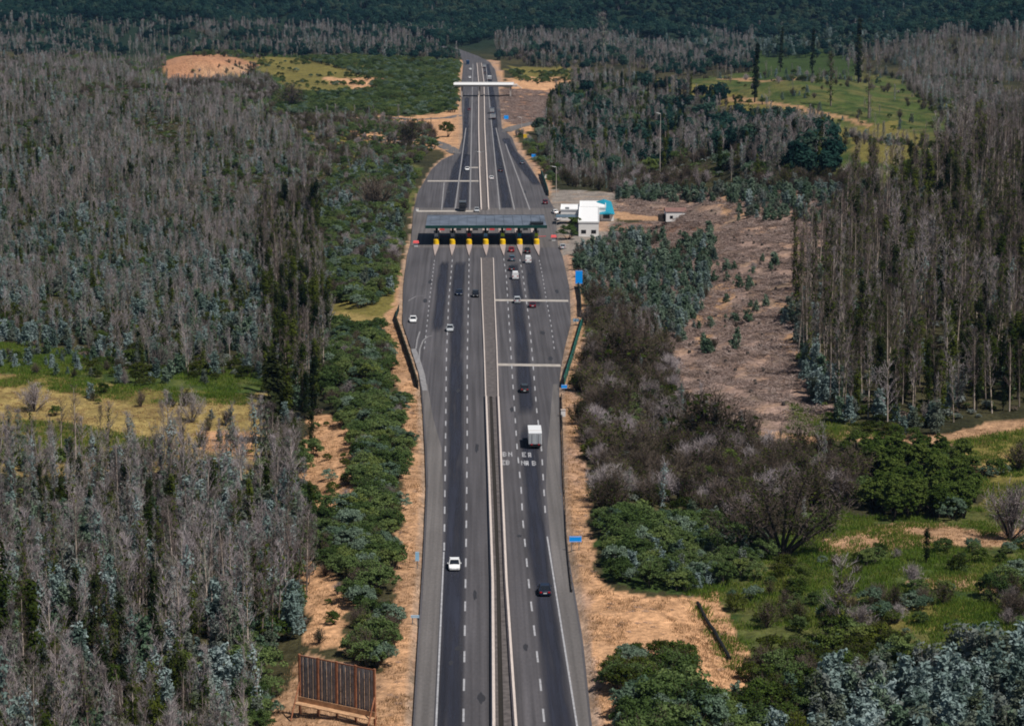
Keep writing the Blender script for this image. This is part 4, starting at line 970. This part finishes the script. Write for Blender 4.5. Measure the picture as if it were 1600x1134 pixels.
for k, (nm, cn, rh, vs, cat) in KIND.items():
    L = []
    for TP, CP in vs:
        L.append((npmesh(nm+'_trunk', *combine(TP)), npmesh(nm+'_'+cn, *combine(CP)), npmesh(nm, *combine(TP+CP))))
    MESH[k] = L
for k, fn, c in (('grass', grass_parts, 4), ('slash', slash_parts, 5), ('stump', stump_parts, 3)):
    MESH[k] = [(None, None, npmesh(k, *combine(fn(200+j)[1]))) for j in range(c)]
MESH['straw'] = [(None, None, npmesh('straw', *combine(grass_parts(220+j, 22, .5, .6, 'straw')[1]))) for j in range(3)]
KIND['grass'] = KIND['slash'] = KIND['stump'] = KIND['straw'] = None

def scatter(name, label, cat, k, P, RZ, SC_, VI):
    """everything of one kind that nobody could count: one object, its plants instanced on points"""
    col = bpy.data.collections.new(name+'_kinds')
    for j, ms in enumerate(MESH[k]): o = bpy.data.objects.new('%s_kind_%02d' % (k, j), ms[2]); col.objects.link(o)
    me = bpy.data.meshes.new(name); me.vertices.add(len(P)); me.vertices.foreach_set('co', np.asarray(P, np.float32).ravel())
    for an, ty, dat in (('sc', 'FLOAT', SC_), ('rz', 'FLOAT', RZ), ('vi', 'INT', VI), ('tx', 'FLOAT', rng.normal(0, .04, len(P)).astype(np.float32)), ('ty', 'FLOAT', rng.normal(0, .04, len(P)).astype(np.float32))):
        a = me.attributes.new(an, ty, 'POINT'); a.data.foreach_set('value', np.asarray(dat))
    o = link(name, me); tag(o, label, cat, None, 'stuff')
    ng = bpy.data.node_groups.new(name, 'GeometryNodeTree')
    ng.interface.new_socket('Geometry', in_out='INPUT', socket_type='NodeSocketGeometry'); ng.interface.new_socket('Geometry', in_out='OUTPUT', socket_type='NodeSocketGeometry')
    N = ng.nodes; gi = N.new('NodeGroupInput'); go = N.new('NodeGroupOutput'); ip = N.new('GeometryNodeInstanceOnPoints'); ci = N.new('GeometryNodeCollectionInfo')
    ci.inputs['Collection'].default_value = col; ci.inputs['Separate Children'].default_value = True; ci.inputs['Reset Children'].default_value = True
    ip.inputs['Pick Instance'].default_value = True
    def at_(n_, ty):
        q = N.new('GeometryNodeInputNamedAttribute'); q.data_type = ty; q.inputs['Name'].default_value = n_; return q.outputs['Attribute']
    cx = N.new('ShaderNodeCombineXYZ'); Lk = ng.links
    Lk.new(at_('tx', 'FLOAT'), cx.inputs[0]); Lk.new(at_('ty', 'FLOAT'), cx.inputs[1]); Lk.new(at_('rz', 'FLOAT'), cx.inputs[2]); er = N.new('FunctionNodeEulerToRotation'); Lk.new(cx.outputs[0], er.inputs[0]); Lk.new(er.outputs[0], ip.inputs['Rotation'])
    Lk.new(at_('sc', 'FLOAT'), ip.inputs['Scale']); Lk.new(at_('vi', 'INT'), ip.inputs['Instance Index'])
    Lk.new(gi.outputs[0], ip.inputs['Points']); Lk.new(ci.outputs[0], ip.inputs['Instance']); Lk.new(ip.outputs[0], go.inputs[0])
    md = o.modifiers.new('plants', 'NODES'); md.node_group = ng; return o

# ------------------------------------------------------------------ stands (outline of the trees' feet in the photograph)
ST = [
 # name, outline, spacing m, [(kind, share, height lo, hi)], where
 ('A', [(-260,165),(60,150),(200,170),(300,165),(420,195),(470,225),(500,300),(480,325),(-260,325)], 3.8, [('bare',.66,5.5,10.5),('sprout',.06,6,9),('blue',.18,3,5.5),('olive',.05,2,4),('green',.05,2,4)], 'the upper left hillside forest'),
 ('A0', [(-260,118),(60,95),(200,120),(262,150),(420,180),(430,200),(300,168),(200,172),(60,152),(-260,168)], 4.6, [('bare',.38,7,12),('twig',.22,3,5),('green',.24,2.5,5),('olive',.16,2,4)], 'the mixed scrub at the far edge of the left hillside'),
 ('B', [(-260,325),(480,325),(515,480),(505,600),(412,584),(320,590),(200,580),(110,550),(0,535),(-260,520)], 2.85, [('bare',.40,4.5,8.5),('blue',.47,2.2,5),('sprout',.05,5,7.5),('olive',.08,2,3.5)], 'the middle left forest above the field'),
 ('C', [(405,350),(490,320),(510,480),(500,655),(445,662),(412,640)], 3.3, [('tallbare',.36,10,16),('sprout',.34,9,14),('bare',.12,7,11),('blue',.18,3,5)], 'the tall dark stand beside the roadside bushes'),
 ('D', [(-260,800),(0,785),(150,770),(300,775),(410,765),(470,770),(485,900),(470,1000),(400,1060),(380,1330),(-260,1330)], 2.85, [('bare',.46,7,12.5),('blue',.32,3,7),('sprout',.09,6,11),('tallbare',.06,12,15),('olive',.07,2.5,4)], 'the lower left forest'),
 ('D1', [(-100,705),(330,712),(410,705),(410,770),(300,780),(-100,800)], 4.3, [('bare',.76,7,12),('blue',.14,2.5,4),('olive',.10,2,3)], 'the near edge of the left field'),
 ('D2', [(395,1000),(465,1020),(455,1075),(400,1134),(370,1330),(330,1330),(360,1100)], 3.0, [('green',.8,3,4.5),('blue',.2,3,5)], 'the corner by the billboard'),
 ('D3', [(410,690),(480,700),(480,860),(440,860),(420,760)], 3.0, [('bare',.5,8,12),('green',.4,3,4),('sprout',.1,8,10)], 'the edge of the left clearings'),
 ('E', [(500,300),(580,250),(600,270),(650,270),(640,320),(628,385),(618,470),(560,482),(505,470),(482,400),(470,330)], 2.6, [('green',.68,2,4.2),('twig',.12,3,4.5),('blue',.13,3,5),('olive',.07,1.6,3)], 'the left roadside strip beside the toll plaza'),
 ('E2', [(505,520),(590,512),(612,590),(628,640),(628,740),(616,860),(606,960),(600,1030),(590,1055),(545,1040),(552,960),(545,900),(500,875),(475,860),(500,800),(555,775),(570,720),(560,680),(520,640),(500,600)], 2.15, [('green',.86,1.8,3.9),('twig',.07,2.5,4),('olive',.07,1.5,2.6)], 'the left roadside strip along the dirt verge'),
 ('F', [(470,92),(600,92),(720,98),(718,176),(640,182),(560,182),(440,182),(430,150),(520,150),(600,130)], 4.5, [('green',.93,3,4.5),('olive',.07,2,4)], 'the green slope left of the overpass'),
 ('F2', [(60,85),(260,85),(260,150),(430,165),(440,185),(360,172),(200,130),(60,110)], 6.0, [('green',.3,3,5),('bare',.45,6,9),('twig',.25,3,5)], 'the grassy slope left of the orange bluff'),
 ('F3', [(380,88),(600,92),(590,130),(520,150),(450,140),(410,110)], 11, [('olive',.6,1.5,3),('green',.4,2,3)], 'the olive slope right of the orange bluff'),
 ('F4', [(440,190),(560,182),(660,190),(690,225),(640,262),(600,262),(500,280),(440,225)], 5.2, [('twig',.4,3.5,5),('green',.45,2.5,4.5),('bare',.15,6,9)], 'the dry slope below the left side road'),
 ('G', [(-300,30),(690,50),(718,84),(716,97),(470,92),(260,84),(0,95),(-300,125)], 6.0, [('bare',.45,7,13),('forest',.40,6,10),('blue',.06,5,7),('twig',.09,3,5)], 'the grey wood along the far left'),
 ('H1', [(775,62),(1180,55),(1180,112),(1060,122),(870,112),(778,96)], 5.6, [('bare',.58,8,13),('twig',.15,4,5),('forest',.22,7,10),('blue',.05,5,7)], 'the grey wood beyond the overpass on the right'),
 ('H2', [(1320,95),(1480,60),(1900,30),(1900,150),(1600,135),(1450,128),(1340,120)], 5.5, [('bare',.78,9,13),('twig',.12,3,5),('blue',.10,4,7)], 'the grey wood on the right ridge'),
 ('H3', [(960,62),(1180,55),(1480,62),(1340,92),(1180,90),(960,80)], 9, [('blue',.55,6,9),('forest',.45,6,9)], 'the pale green band in front of the far forest'),
 ('I', [(862,160),(900,135),(1050,140),(1180,180),(1290,205),(1300,285),(1200,292),(1000,285),(872,275),(840,235),(846,210)], 4.9, [('bare',.42,8,13),('sprout',.14,8,13),('twig',.14,4,6),('green',.18,4,7),('forest',.12,8,12)], 'the dark wood behind the toll office'),
 ('I6', [(1110,205),(1200,195),(1290,215),(1310,285),(1180,285)], 5.5, [('forest',.6,7,11),('bare',.25,9,13),('green',.15,3,5)], 'the leafy end of the dark wood'),
 ('I2', [(872,262),(1000,275),(1200,285),(1360,278),(1360,298),(1100,300),(960,302),(885,292)], 3.6, [('twig',.85,4,5.5),('bare',.15,6,9)], 'the leafless hedge behind the toll office'),
 ('I3', [(950,300),(1370,290),(1370,312),(1200,316),(1050,318),(960,312)], 3.1, [('teal',.45,2.5,4.2),('blue',.55,3,5.5)], 'the teal row at the top of the cleared slope'),
 ('I4', [(1130,318),(1350,306),(1350,335),(1290,352),(1150,345)], 3.8, [('teal',.5,2,3.8),('blue',.5,3,5)], 'the upper part of the cleared slope'),
 ('I5', [(805,200),(850,235),(880,290),(862,292),(835,250)], 4, [('green',.7,2,3.5),('twig',.3,3,4)], 'the right verge beyond the canopy'),
 ('J', [(1080,125),(1180,115),(1310,108),(1460,130),(1540,160),(1480,250),(1330,290),(1290,215),(1180,175)], 14, [('blue',.25,2.5,5),('olive',.3,1.5,3.5),('twig',.3,2.5,5),('bare',.15,6,10)], 'the grassy hill at the upper right'),
 ('J2', [(1400,120),(1560,120),(1600,190),(1500,260),(1440,270),(1480,200)], 7, [('bare',.6,8,12),('twig',.25,3,5),('olive',.15,2,3)], 'the right rim of the grassy hill'),
 ('J3', [(800,104),(905,104),(905,135),(870,140),(800,125)], 8, [('olive',.5,2,3.5),('green',.5,2,4)], 'the dry field beyond the overpass'),
 ('K', [(885,380),(945,368),(1000,372),(1090,372),(1112,356),(1118,420),(1090,480),(1060,540),(1010,515),(950,500),(925,470),(900,430)], 2.9, [('teal',.60,2,4.0),('blue',.27,3,5),('twig',.13,2,3)], 'the teal eucalyptus patch below the toll office'),
 ('K1', [(955,352),(1050,362),(1085,364),(1080,374),(955,372)], 5, [('green',.4,1,1.8),('teal',.6,1.4,2.2)], 'the row below the small white house'),
 ('K2', [(1060,430),(1100,400),(1200,385),(1240,420),(1230,520),(1200,560),(1090,560),(1050,480)], 6.0, [('teal',.6,1.5,3.5),('blue',.3,2,4),('twig',.1,1.5,2.5)], 'the middle of the cleared slope'),
 ('L', [(1238,490),(1258,420),(1300,360),(1350,300),(1440,290),(1540,215),(1620,170),(1950,150),(1950,610),(1600,640),(1500,668),(1360,678),(1290,640),(1255,570)], 4.0, [('tallbare',.66,13,20),('sprout',.20,9,16),('bare',.10,9,14),('blue',.04,4,6)], 'the tall burnt forest on the right'),
 ('L2', [(1238,490),(1262,470),(1290,600),(1370,660),(1480,665),(1470,685),(1350,685),(1275,655),(1245,570)], 3.4, [('blue',.75,3.5,6.5),('olive',.25,2,3)], 'the foot of the tall burnt forest on the right'),
 ('M', [(920,478),(960,480),(1010,500),(1045,545),(1062,635),(1130,682),(1240,715),(1335,712),(1345,770),(1300,800),(1200,870),(1130,840),(1040,808),(985,808),(935,800),(922,740),(915,680),(913,600),(918,540)], 3.1, [('twig',.82,3.5,6.2),('bare',.05,6,9),('olive',.07,2.5,4),('green',.05,2,3.5)], 'the leafless scrub on the right of the dirt verge'),
 ('M2', [(938,806),(1000,812),(1060,810),(1140,835),(1190,870),(1150,905),(1080,925),(1000,920),(955,900),(940,860)], 2.5, [('green',.9,2.6,4.2),('blue',.1,3,4)], 'the green thicket below the leafless scrub'),
 ('N', [(1335,715),(1500,715),(1530,790),(1520,812),(1400,815),(1345,790)], 2.4, [('vine',.9,4,6),('green',.1,3,4)], 'the bright green thicket on the right'),
 ('N2', [(1240,690),(1480,694),(1560,720),(1600,760),(1520,740),(1480,710),(1240,705)], 4.5, [('olive',.5,2,3.5),('green',.5,2,3)], 'the grass edge behind the bright green thicket'),
 ('O', [(1150,905),(1300,868),(1460,862),(1600,850),(1900,830),(1900,900),(1600,885),(1400,880),(1200,930)], 4.0, [('green',.45,1.6,3),('olive',.4,1.8,3),('twig',.15,2,3)], 'the hedge across the right meadow'),
 ('O2', [(1130,930),(1560,880),(1900,900),(1900,1000),(1500,1000),(1300,985),(1150,985)], 5.2, [('olive',.45,1.2,2.6),('green',.25,1.2,2.6),('twig',.3,2.2,4)], 'the right meadow'),
 ('O3', [(1540,905),(1900,890),(1900,1010),(1600,1000),(1545,950)], 3.2, [('green',.5,2.5,4.5),('twig',.4,3,5),('olive',.1,2,3)], 'the dark bushes at the right end of the meadow'),
 ('O4', [(1280,940),(1400,930),(1480,945),(1440,970),(1290,980)], 3.0, [('twig',.75,2.5,4),('green',.25,2,3)], 'the mauve bushes in the right meadow'),
 ('P', [(935,1030),(1050,1020),(1065,1055),(1060,1095),(1000,1105),(945,1075)], 2.2, [('olive',.5,2.4,3.8),('green',.5,2.8,4.2)], 'the clump on the dirt beside the right verge'),
 ('P2', [(975,1110),(1090,1095),(1115,1150),(1105,1330),(970,1330)], 2.9, [('green',.9,4.2,6),('teal',.1,3.5,5)], 'the dark green clump at the bottom right of the road'),
 ('Q', [(1150,1060),(1200,1015),(1300,990),(1400,1010),(1430,1050),(1380,1085),(1220,1110),(1200,1330),(1150,1330)], 2.8, [('green',.5,2.4,4.2),('olive',.38,2.2,4),('twig',.12,3,4)], 'the mixed bushes at the lower right'),
 ('Q2', [(1290,1115),(1340,1095),(1400,1085),(1450,1060),(1560,1045),(1900,1020),(1900,1330),(1250,1330)], 2.6, [('blue',.76,4,7.5),('olive',.24,2.5,4.5)], 'the pale eucalyptus corner at the bottom right'),
 ('Q3', [(1110,1110),(1230,1100),(1290,1115),(1250,1330),(1100,1330)], 2.5, [('green',.6,2.5,4.5),('olive',.25,2.2,4),('blue',.15,3,5)], 'the green bushes left of the pale eucalyptus corner'),
 ('R', [(-400,-40),(2000,-40),(2000,40),(1500,58),(1300,60),(960,62),(775,60),(700,80),(600,46),(-400,30)], 8.2, [('forest',.985,8,12),('bare',.015,9,12)], 'the far dark forest'),
 ('BL', [(262,128),(300,132),(350,118),(420,118),(440,150),(400,160),(300,150),(262,145)], 4.0, [('twig',.6,3,4.5),('bare',.25,5,7),('green',.15,2,3)], 'the foot of the orange bluff'),
 ('BM', [(270,100),(400,98),(396,120),(340,130),(280,126)], 9, [('twig',.8,2,4),('green',.2,1.5,2.5)], 'the face of the orange bluff'),
 ('BT', [(262,84),(330,80),(400,86),(420,96),(360,90),(290,88)], 6, [('green',.7,2.5,4),('twig',.3,3,4)], 'the top of the orange bluff'),
 ('S2', [(-100,528),(110,552),(210,580),(412,584),(412,600),(200,604),(60,585),(-100,570)], 4.2, [('blue',.5,2,4.2),('olive',.35,1.2,2.6),('twig',.15,2,3.2)], 'the green back edge of the left field'),
 ('S', [(-60,575),(120,600),(405,620),(405,700),(-60,700)], 10, [('twig',.5,2,3.6),('olive',.3,1,2.0),('blue',.2,2,3)], 'the left field'),
 ('T', [(485,640),(560,690),(550,790),(485,790)], 8, [('olive',.7,1.2,2.2),('green',.3,1.5,2.5)], 'the clearing in the left roadside strip'),
 ('T2', [(475,860),(520,900),(545,960),(525,1015),(480,1010)], 5.5, [('olive',.8,1,2),('twig',.2,1.5,2.2)], 'the dirt clearing above the billboard'),
]
def poly_world_bounds(P):
    xs = []; ys_ = []
    for x, y in P:
        yy = max(y, -30)
        a, b_ = p2w(x, yy, 0) if yy > -60 else (0, 5000)
        for zz in (0, 40): a, b_ = p2w(x, max(yy, 12) if zz else yy, zz); xs.append(a); ys_.append(min(b_, 5000))
    return min(xs)-10, max(xs)+10, min(ys_)-10, max(ys_)+30
HOLES = [(800,865,200,300)]
rng = np.random.default_rng(11); PL = {k: [] for k in KIND}; WH = []
def offroad(X, Y):
    ok = road_d(X, Y) > 3.2
    for pts, wd in SIDEW: ok &= seg_d(X, Y, pts) > wd*.5+2
    for P in (YARD, YARD2): ok &= ~inpoly(X, Y, P)
    ok &= np.hypot((X+17.5)/9.5, (Y-lyb)/13) > 1
    return ok
lyb = (ly0+ly1)/2-3
for si, (nm, P, sp0, mix, wh) in enumerate(ST):
    x0, x1, y0, y1 = poly_world_bounds(P); y1 = min(y1, 4600 if nm == 'R' else 3000); y0 = max(y0, 195)
    clump = nm in ('J', 'F3', 'S', 'K2', 'O2', 'J3', 'T', 'N2')
    if clump: sp0 = sp0*.6
    segs = [(y0, y1, sp0)]
    if nm == 'R': segs = [(y0, 2900, 7.5), (2900, 4600, 9.5)]
    for (ya_, yb_, sp) in segs:
        X, Y = np.meshgrid(np.arange(x0, x1, sp), np.arange(ya_, yb_, sp)); X = X.ravel()+rng.uniform(-.5, .5, X.size)*sp; Y = Y.ravel()+rng.uniform(-.5, .5, Y.size)*sp
        m = np.abs(X) < Y*.30+30; X, Y = X[m], Y[m]; Z = ground(X, Y); px, py, dep = project(X, Y, Z)
        j = (fbm(X/12, Y/18, 91+si)-.5)*7*F_PX/dep+(fbm(X/4, Y/6, 97+si)-.5)*3*F_PX/dep
        m = inpoly(px+j, py, P) & offroad(X, Y); m &= (fbm(X/9, Y/11, 131+si) > .33) & (fbm(X/30, Y/55, 177+si) > (.40 if nm in ('A', 'A0', 'G', 'H1', 'H2', 'I') else .2))
        if clump: m &= fbm(X/(sp0*2.2), Y/(sp0*3.2), 211+si) > .56
        X, Y, Z, dep = X[m], Y[m], Z[m], dep[m]
        n = len(X); q = rng.uniform(0, 1, n)
        # share of each kind drifts over the ground so that species come in patches
        sh = np.stack([s*np.exp((fbm(X/26, Y/34, 301+7*i_+si)-.5)*5.0) for i_, (k, s, lo, hi) in enumerate(mix)], 1); sh /= sh.sum(1, keepdims=True); cum = np.cumsum(sh, 1)
        ch = (q[:, None] > cum).sum(1).clip(0, len(mix)-1)
        for i_, (k, s, lo, hi) in enumerate(mix):
            a = ch == i_; c = a.sum()
            if not c: continue
            hh = (lo+(hi-lo)*rng.uniform(-.25, 1.1, c))*(.75+.5*fbm(X[a]/18, Y[a]/22, 7)); PL[k].append(np.stack([X[a], Y[a], Z[a]-.1, hh, dep[a], np.full(c, si)], 1))
NINE = {'bare':285, 'tallbare':285, 'sprout':240, 'blue':280, 'teal':160, 'green':290, 'olive':200, 'vine':60, 'twig':290, 'conifer':0, 'forest':120}
LAB = {'bare':'grey leafless burnt tree in ', 'tallbare':'tall bare burnt tree in ', 'sprout':'narrow dark olive tree in ',
       'blue':'pale blue-green young eucalyptus in ', 'teal':'low teal eucalyptus bush in ', 'green':'dense dark green bush in ', 'olive':'small olive green bush in ',
       'vine':'bright green leafy tree in ', 'twig':'grey-brown leafless bush in ', 'forest':'dark evergreen tree in '}
GRP = {'bare':'burnt trees of ', 'tallbare':'tall burnt trees of ', 'sprout':'resprouting trees of ', 'blue':'young eucalyptus of ', 'teal':'eucalyptus bushes of ', 'green':'green bushes of ',
       'olive':'olive bushes of ', 'vine':'leafy trees of ', 'twig':'leafless bushes of ', 'forest':'evergreens of '}
STUFF = {'bare':('burnt_woodland','grey mass of smaller burnt leafless trees filling the woods on both sides'), 'tallbare':('tall_burnt_woodland','far tall burnt trees filling the right-hand forest'),
         'sprout':('resprouting_woodland','dark olive narrow trees scattered through the woods'), 'blue':('young_eucalyptus_growth','pale blue-green young eucalyptus growth among the burnt woods'),
         'teal':('eucalyptus_scrub','low teal eucalyptus scrub below the toll office'), 'green':('green_scrub','dark green scrub along the road and on the slope by the overpass'),
         'olive':('olive_scrub','small olive green bushes dotted over the meadows and slopes'), 'vine':('leafy_thicket','bright green leafy thicket on the right'),
         'twig':('leafless_scrub','grey-brown leafless scrub on the right and far slopes'), 'forest':('far_forest','dark blue-green evergreen forest covering the far hills')}
def plant(k, x, y, z, h, v, rz, label, group=None, sx=1.0):
    nm, cn, rh, vs, cat = KIND[k]; s = h/rh; e = bpy.data.objects.new(nm, None); COL.objects.link(e)
    e.location = (x, y, z); tl = random.Random(int(x*100+y*7)); e.rotation_euler = (tl.gauss(0, .035), tl.gauss(0, .035), rz); e.scale = (s*sx, s*sx, s); tag(e, label, cat, group)
    for part, me in (('trunk' if cat == 'tree' else 'stems', MESH[k][v][0]), (cn, MESH[k][v][1])):
        o = bpy.data.objects.new(part, me); COL.objects.link(o); o.parent = e
    return e
for k in NINE:
    if not PL[k]: continue
    A = np.concatenate(PL[k]); px, py, dep = project(A[:, 0], A[:, 1], A[:, 2]); hp = A[:, 3]/dep
    vis = (px > -15) & (px < IW+15) & (py-hp*F_PX < IH-4) & (py > 0)
    key = np.where(vis, hp, 0); order = np.argsort(-key); nI = min(NINE[k], int(vis.sum())); nv = len(MESH[k])
    vi = rng.integers(0, nv, len(A)); rz = rng.uniform(0, 6.283, len(A))
    for i_ in order[:nI]:
        x, y, z, h, _, si = A[i_]; wh = ST[int(si)][4]
        plant(k, x, y, z, h, int(vi[i_]), float(rz[i_]), LAB[k]+wh, GRP[k]+wh)
    r = order[nI:]
    if len(r):
        nm, lb = STUFF[k]; scatter(nm, lb, 'woodland' if KIND[k][4] == 'tree' else 'scrub', k, A[r, :3], rz[r].astype(np.float32), (A[r, 3]/KIND[k][2]).astype(np.float32), vi[r].astype(np.int32))
    print('PLANTS', k, len(A), nI)

# trees that stand out singly
def single(k, px, py, hpx, label, v=0, sx=1.0, cat=None):
    x, y = hit(px, py); return plant(k, x, y, gz(x, y)-.2, hpx/pxm(py), v, px*.7, label, None, sx)
for a in (('conifer',1179,160,88,'tall dark conifer by the dirt track, leftmost of the tall ones on the grassy hill',0,.8),
          ('conifer',1219,113,66,'tall thin dark conifer second from the left on the upper right hill',1,.7),
          ('conifer',1269,121,74,'tall thin dark conifer third from the left on the upper right hill',2,.7),
          ('conifer',1341,130,98,'tallest brownish conifer rising in front of the far forest at the upper right',0,.8),
          ('tallbare',1298,166,78,'dark trunked bare tree with a wide thin crown on the grassy hill',3,1.5),
          ('tallbare',1357,186,92,'dark trunked bare tree with a broken crown, right of the wide crowned one',1,1.6),
          ('conifer',424,690,150,'dense black-green conifer column at the right end of the left field',1,1.5),
          ('sprout',14,1050,225,'tall dark olive column tree at the left edge of the photo',0,1.1),
          ('sprout',55,1110,215,'dark olive column tree second from the left edge at the bottom',2,1.0),
          ('twig',54,645,48,'rounded bare bush alone on the left field',3,1.1), ('twig',300,660,52,'bare mauve bush on the left field near the tall dark column',3,.9),
          ('tallbare',283,680,80,'bare tree standing at the near side of the left field',2,.9), ('tallbare',118,720,120,'spiky bare tree sticking up in front of the left field',0,1.3),
          ('bare',1306,1002,130,'grey bare tree standing alone in the right meadow',5,1.4), ('twig',1345,985,45,'mauve bare bush beside the lone tree in the right meadow',3,1.2),
          ('twig',1578,845,95,'bare spreading bush at the right edge of the photo above the hedge',3,1.1), ('twig',1592,735,45,'small bare bush at the right edge beside the yellow track',2,1.2),
          ('sprout',1447,880,58,'small dark pointed tree in the hedge across the right meadow',1,1.3),
          ('bare',945,95,70,'bare dark-limbed tree rising behind the far grey wood right of the overpass',4,1.4),
          ('twig',455,168,38,'dark brown bare thicket at the left foot of the green slope',1,1.3), ('twig',640,228,42,'dark bare bush on the dirt by the left side road',1,1.1),
          ('twig',588,330,60,'large grey bare bush in the left roadside strip beside the toll canopy',0,1.3), ('olive',699,214,24,'olive bush on the yellow dirt left of the motorway',0,.8),
          ('twig',968,585,80,'dark brown leafless bush in the scrub right of the green wall',1,1.4), ('twig',1110,705,95,'wide brown domed bush at the foot of the cleared slope',1,1.7)):
    single(*a)
single('vine', 899, 366, 30, 'yellow-green leafy tree at the near left corner of the white office', 0, 1.3); single('green', 887, 374, 24, 'dark green bush between the apron and the white office', 1)
TPs, CPs = spreading_parts(9); x, y = hit(1222, 872); e = empty('spreading_tree', (x, y, gz(x, y)-.1), 0, 1.55); tag(e, 'dark many-stemmed spreading tree at the corner of the scrub and the right meadow', 'tree')
link('trunk', npmesh('spreading_trunk', *combine(TPs)), e); link('crown', npmesh('spreading_crown', *combine(CPs)), e)

# ------------------------------------------------------------------ ground cover: grass, dry weeds, felled branches, stumps
def field(polys, sp, seed):
    out = []
    for P in polys:
        x0, x1, y0, y1 = poly_world_bounds(P); y1 = min(y1, 2200); y0 = max(y0, 195)
        X, Y = np.meshgrid(np.arange(x0, x1, sp), np.arange(y0, y1, sp)); X = X.ravel()+rng.uniform(-.5, .5, X.size)*sp; Y = Y.ravel()+rng.uniform(-.5, .5, Y.size)*sp
        Z = ground(X, Y); px, py, dep = project(X, Y, Z); m = inpoly(px, py, P) & (road_d(X, Y) > .9) & (fbm(X/5, Y/7, seed) > .42)
        for pts, wd in SIDEW: m &= seg_d(X, Y, pts) > wd*.5+1
        for Q in (YARD,): m &= ~inpoly(X, Y, Q)
        out.append(np.stack([X[m], Y[m], Z[m]], 1))
    return np.concatenate(out)
def cov(names): return [P for n_, P in GP if n_ in names]
def put(name, label, k, P, lo, hi):
    n = len(P); print('COVER', name, n)
    scatter(name, label, 'ground cover', k, P, rng.uniform(0, 6.28, n).astype(np.float32), rng.uniform(lo, hi, n).astype(np.float32), rng.integers(0, len(MESH[k]), n).astype(np.int32))
NEARP = [P for n_, P in GP if n_ in ('grass', 'olive') and max(q[1] for q in P) > 560]
put('meadow_grass', 'green tufted grass of the meadows', 'grass', field(NEARP, 1.05, 401), .7, 1.5)
verge = [[(VL[i_][1]-2, VL[i_][0]), (VL[i_+1][1]-2, VL[i_+1][0]), (EDGE_L(VL[i_+1][0]), VL[i_+1][0]), (EDGE_L(VL[i_][0]), VL[i_][0])] for i_ in range(0, 11)] if False else []
VGL = [[(592,1134),(590,1060),(612,960),(622,870),(626,770),(634,650),(622,600),(604,560),(590,505),(630,505),(648,570),(656,620),(662,700),(663,870),(650,1000),(640,1134),(630,1300),(585,1300)]]
VGR = [[(925,1134),(912,1000),(890,870),(878,760),(876,700),(877,600),(892,505),(914,505),(908,620),(910,700),(918,760),(928,850),(935,930),(1085,930),(1150,1000),(1160,1060),(1130,1110),(1110,1300),(935,1300)]]
put('dry_weeds', 'dry straw coloured weeds on the dirt verges and clearings', 'straw', field(VGL+VGR+[P for n_, P in GP if n_ in ('dirt', 'dirt2', 'yellow') and max(q[1] for q in P) > 600], 1.5, 411), .45, 1.0)
MESH['under'] = [(None, None, npmesh('undergrowth', *combine(shrub_parts(500+j, .9, .9, 130, .34, ('olive','green','palegrey','bushtwig')[j])[1]))) for j in range(4)]
KIND['under'] = None
put('undergrowth', 'low mixed undergrowth on the floor of the woods', 'under', field([P for n_, P, *r in ST if n_ in ('A','B','C','D','D1','I','L','F4','A0','M','D3','I6','J2')], 3.3, 441), .6, 1.5)
put('felled_branches', 'mauve-brown felled branches strewn over the cleared slope', 'slash', field(cov(('mauve', 'brown')), 1.35, 421), .5, 1.15)
put('verge_litter', 'small sticks and stones scattered on the dirt verges', 'slash', field(VGL+VGR, 3.1, 451), .12, .4)
put('tree_stumps', 'dark stumps dotted over the cleared slope', 'stump', field(cov(('mauve',)), 6.5, 431), .7, 1.3)

# ------------------------------------------------------------------ thin blue air over the valley
hz = MB(); hz.box(-2600, 2600, -60, 5700, -22, 330, 'white'); ho = hz.build('haze'); ho.data.materials.clear()
hm = bpy.data.materials.new('haze'); hm.use_nodes = True; t = hm.node_tree; t.nodes.clear(); o_ = t.nodes.new('ShaderNodeOutputMaterial'); pv = t.nodes.new('ShaderNodeVolumePrincipled')
pv.inputs['Color'].default_value = (.30, .58, 1, 1); pv.inputs['Density'].default_value = 2.2e-5; pv.inputs['Anisotropy'].default_value = .1
t.links.new(pv.outputs[0], o_.inputs['Volume']); ho.data.materials.append(hm); tag(ho, kind='stuff')
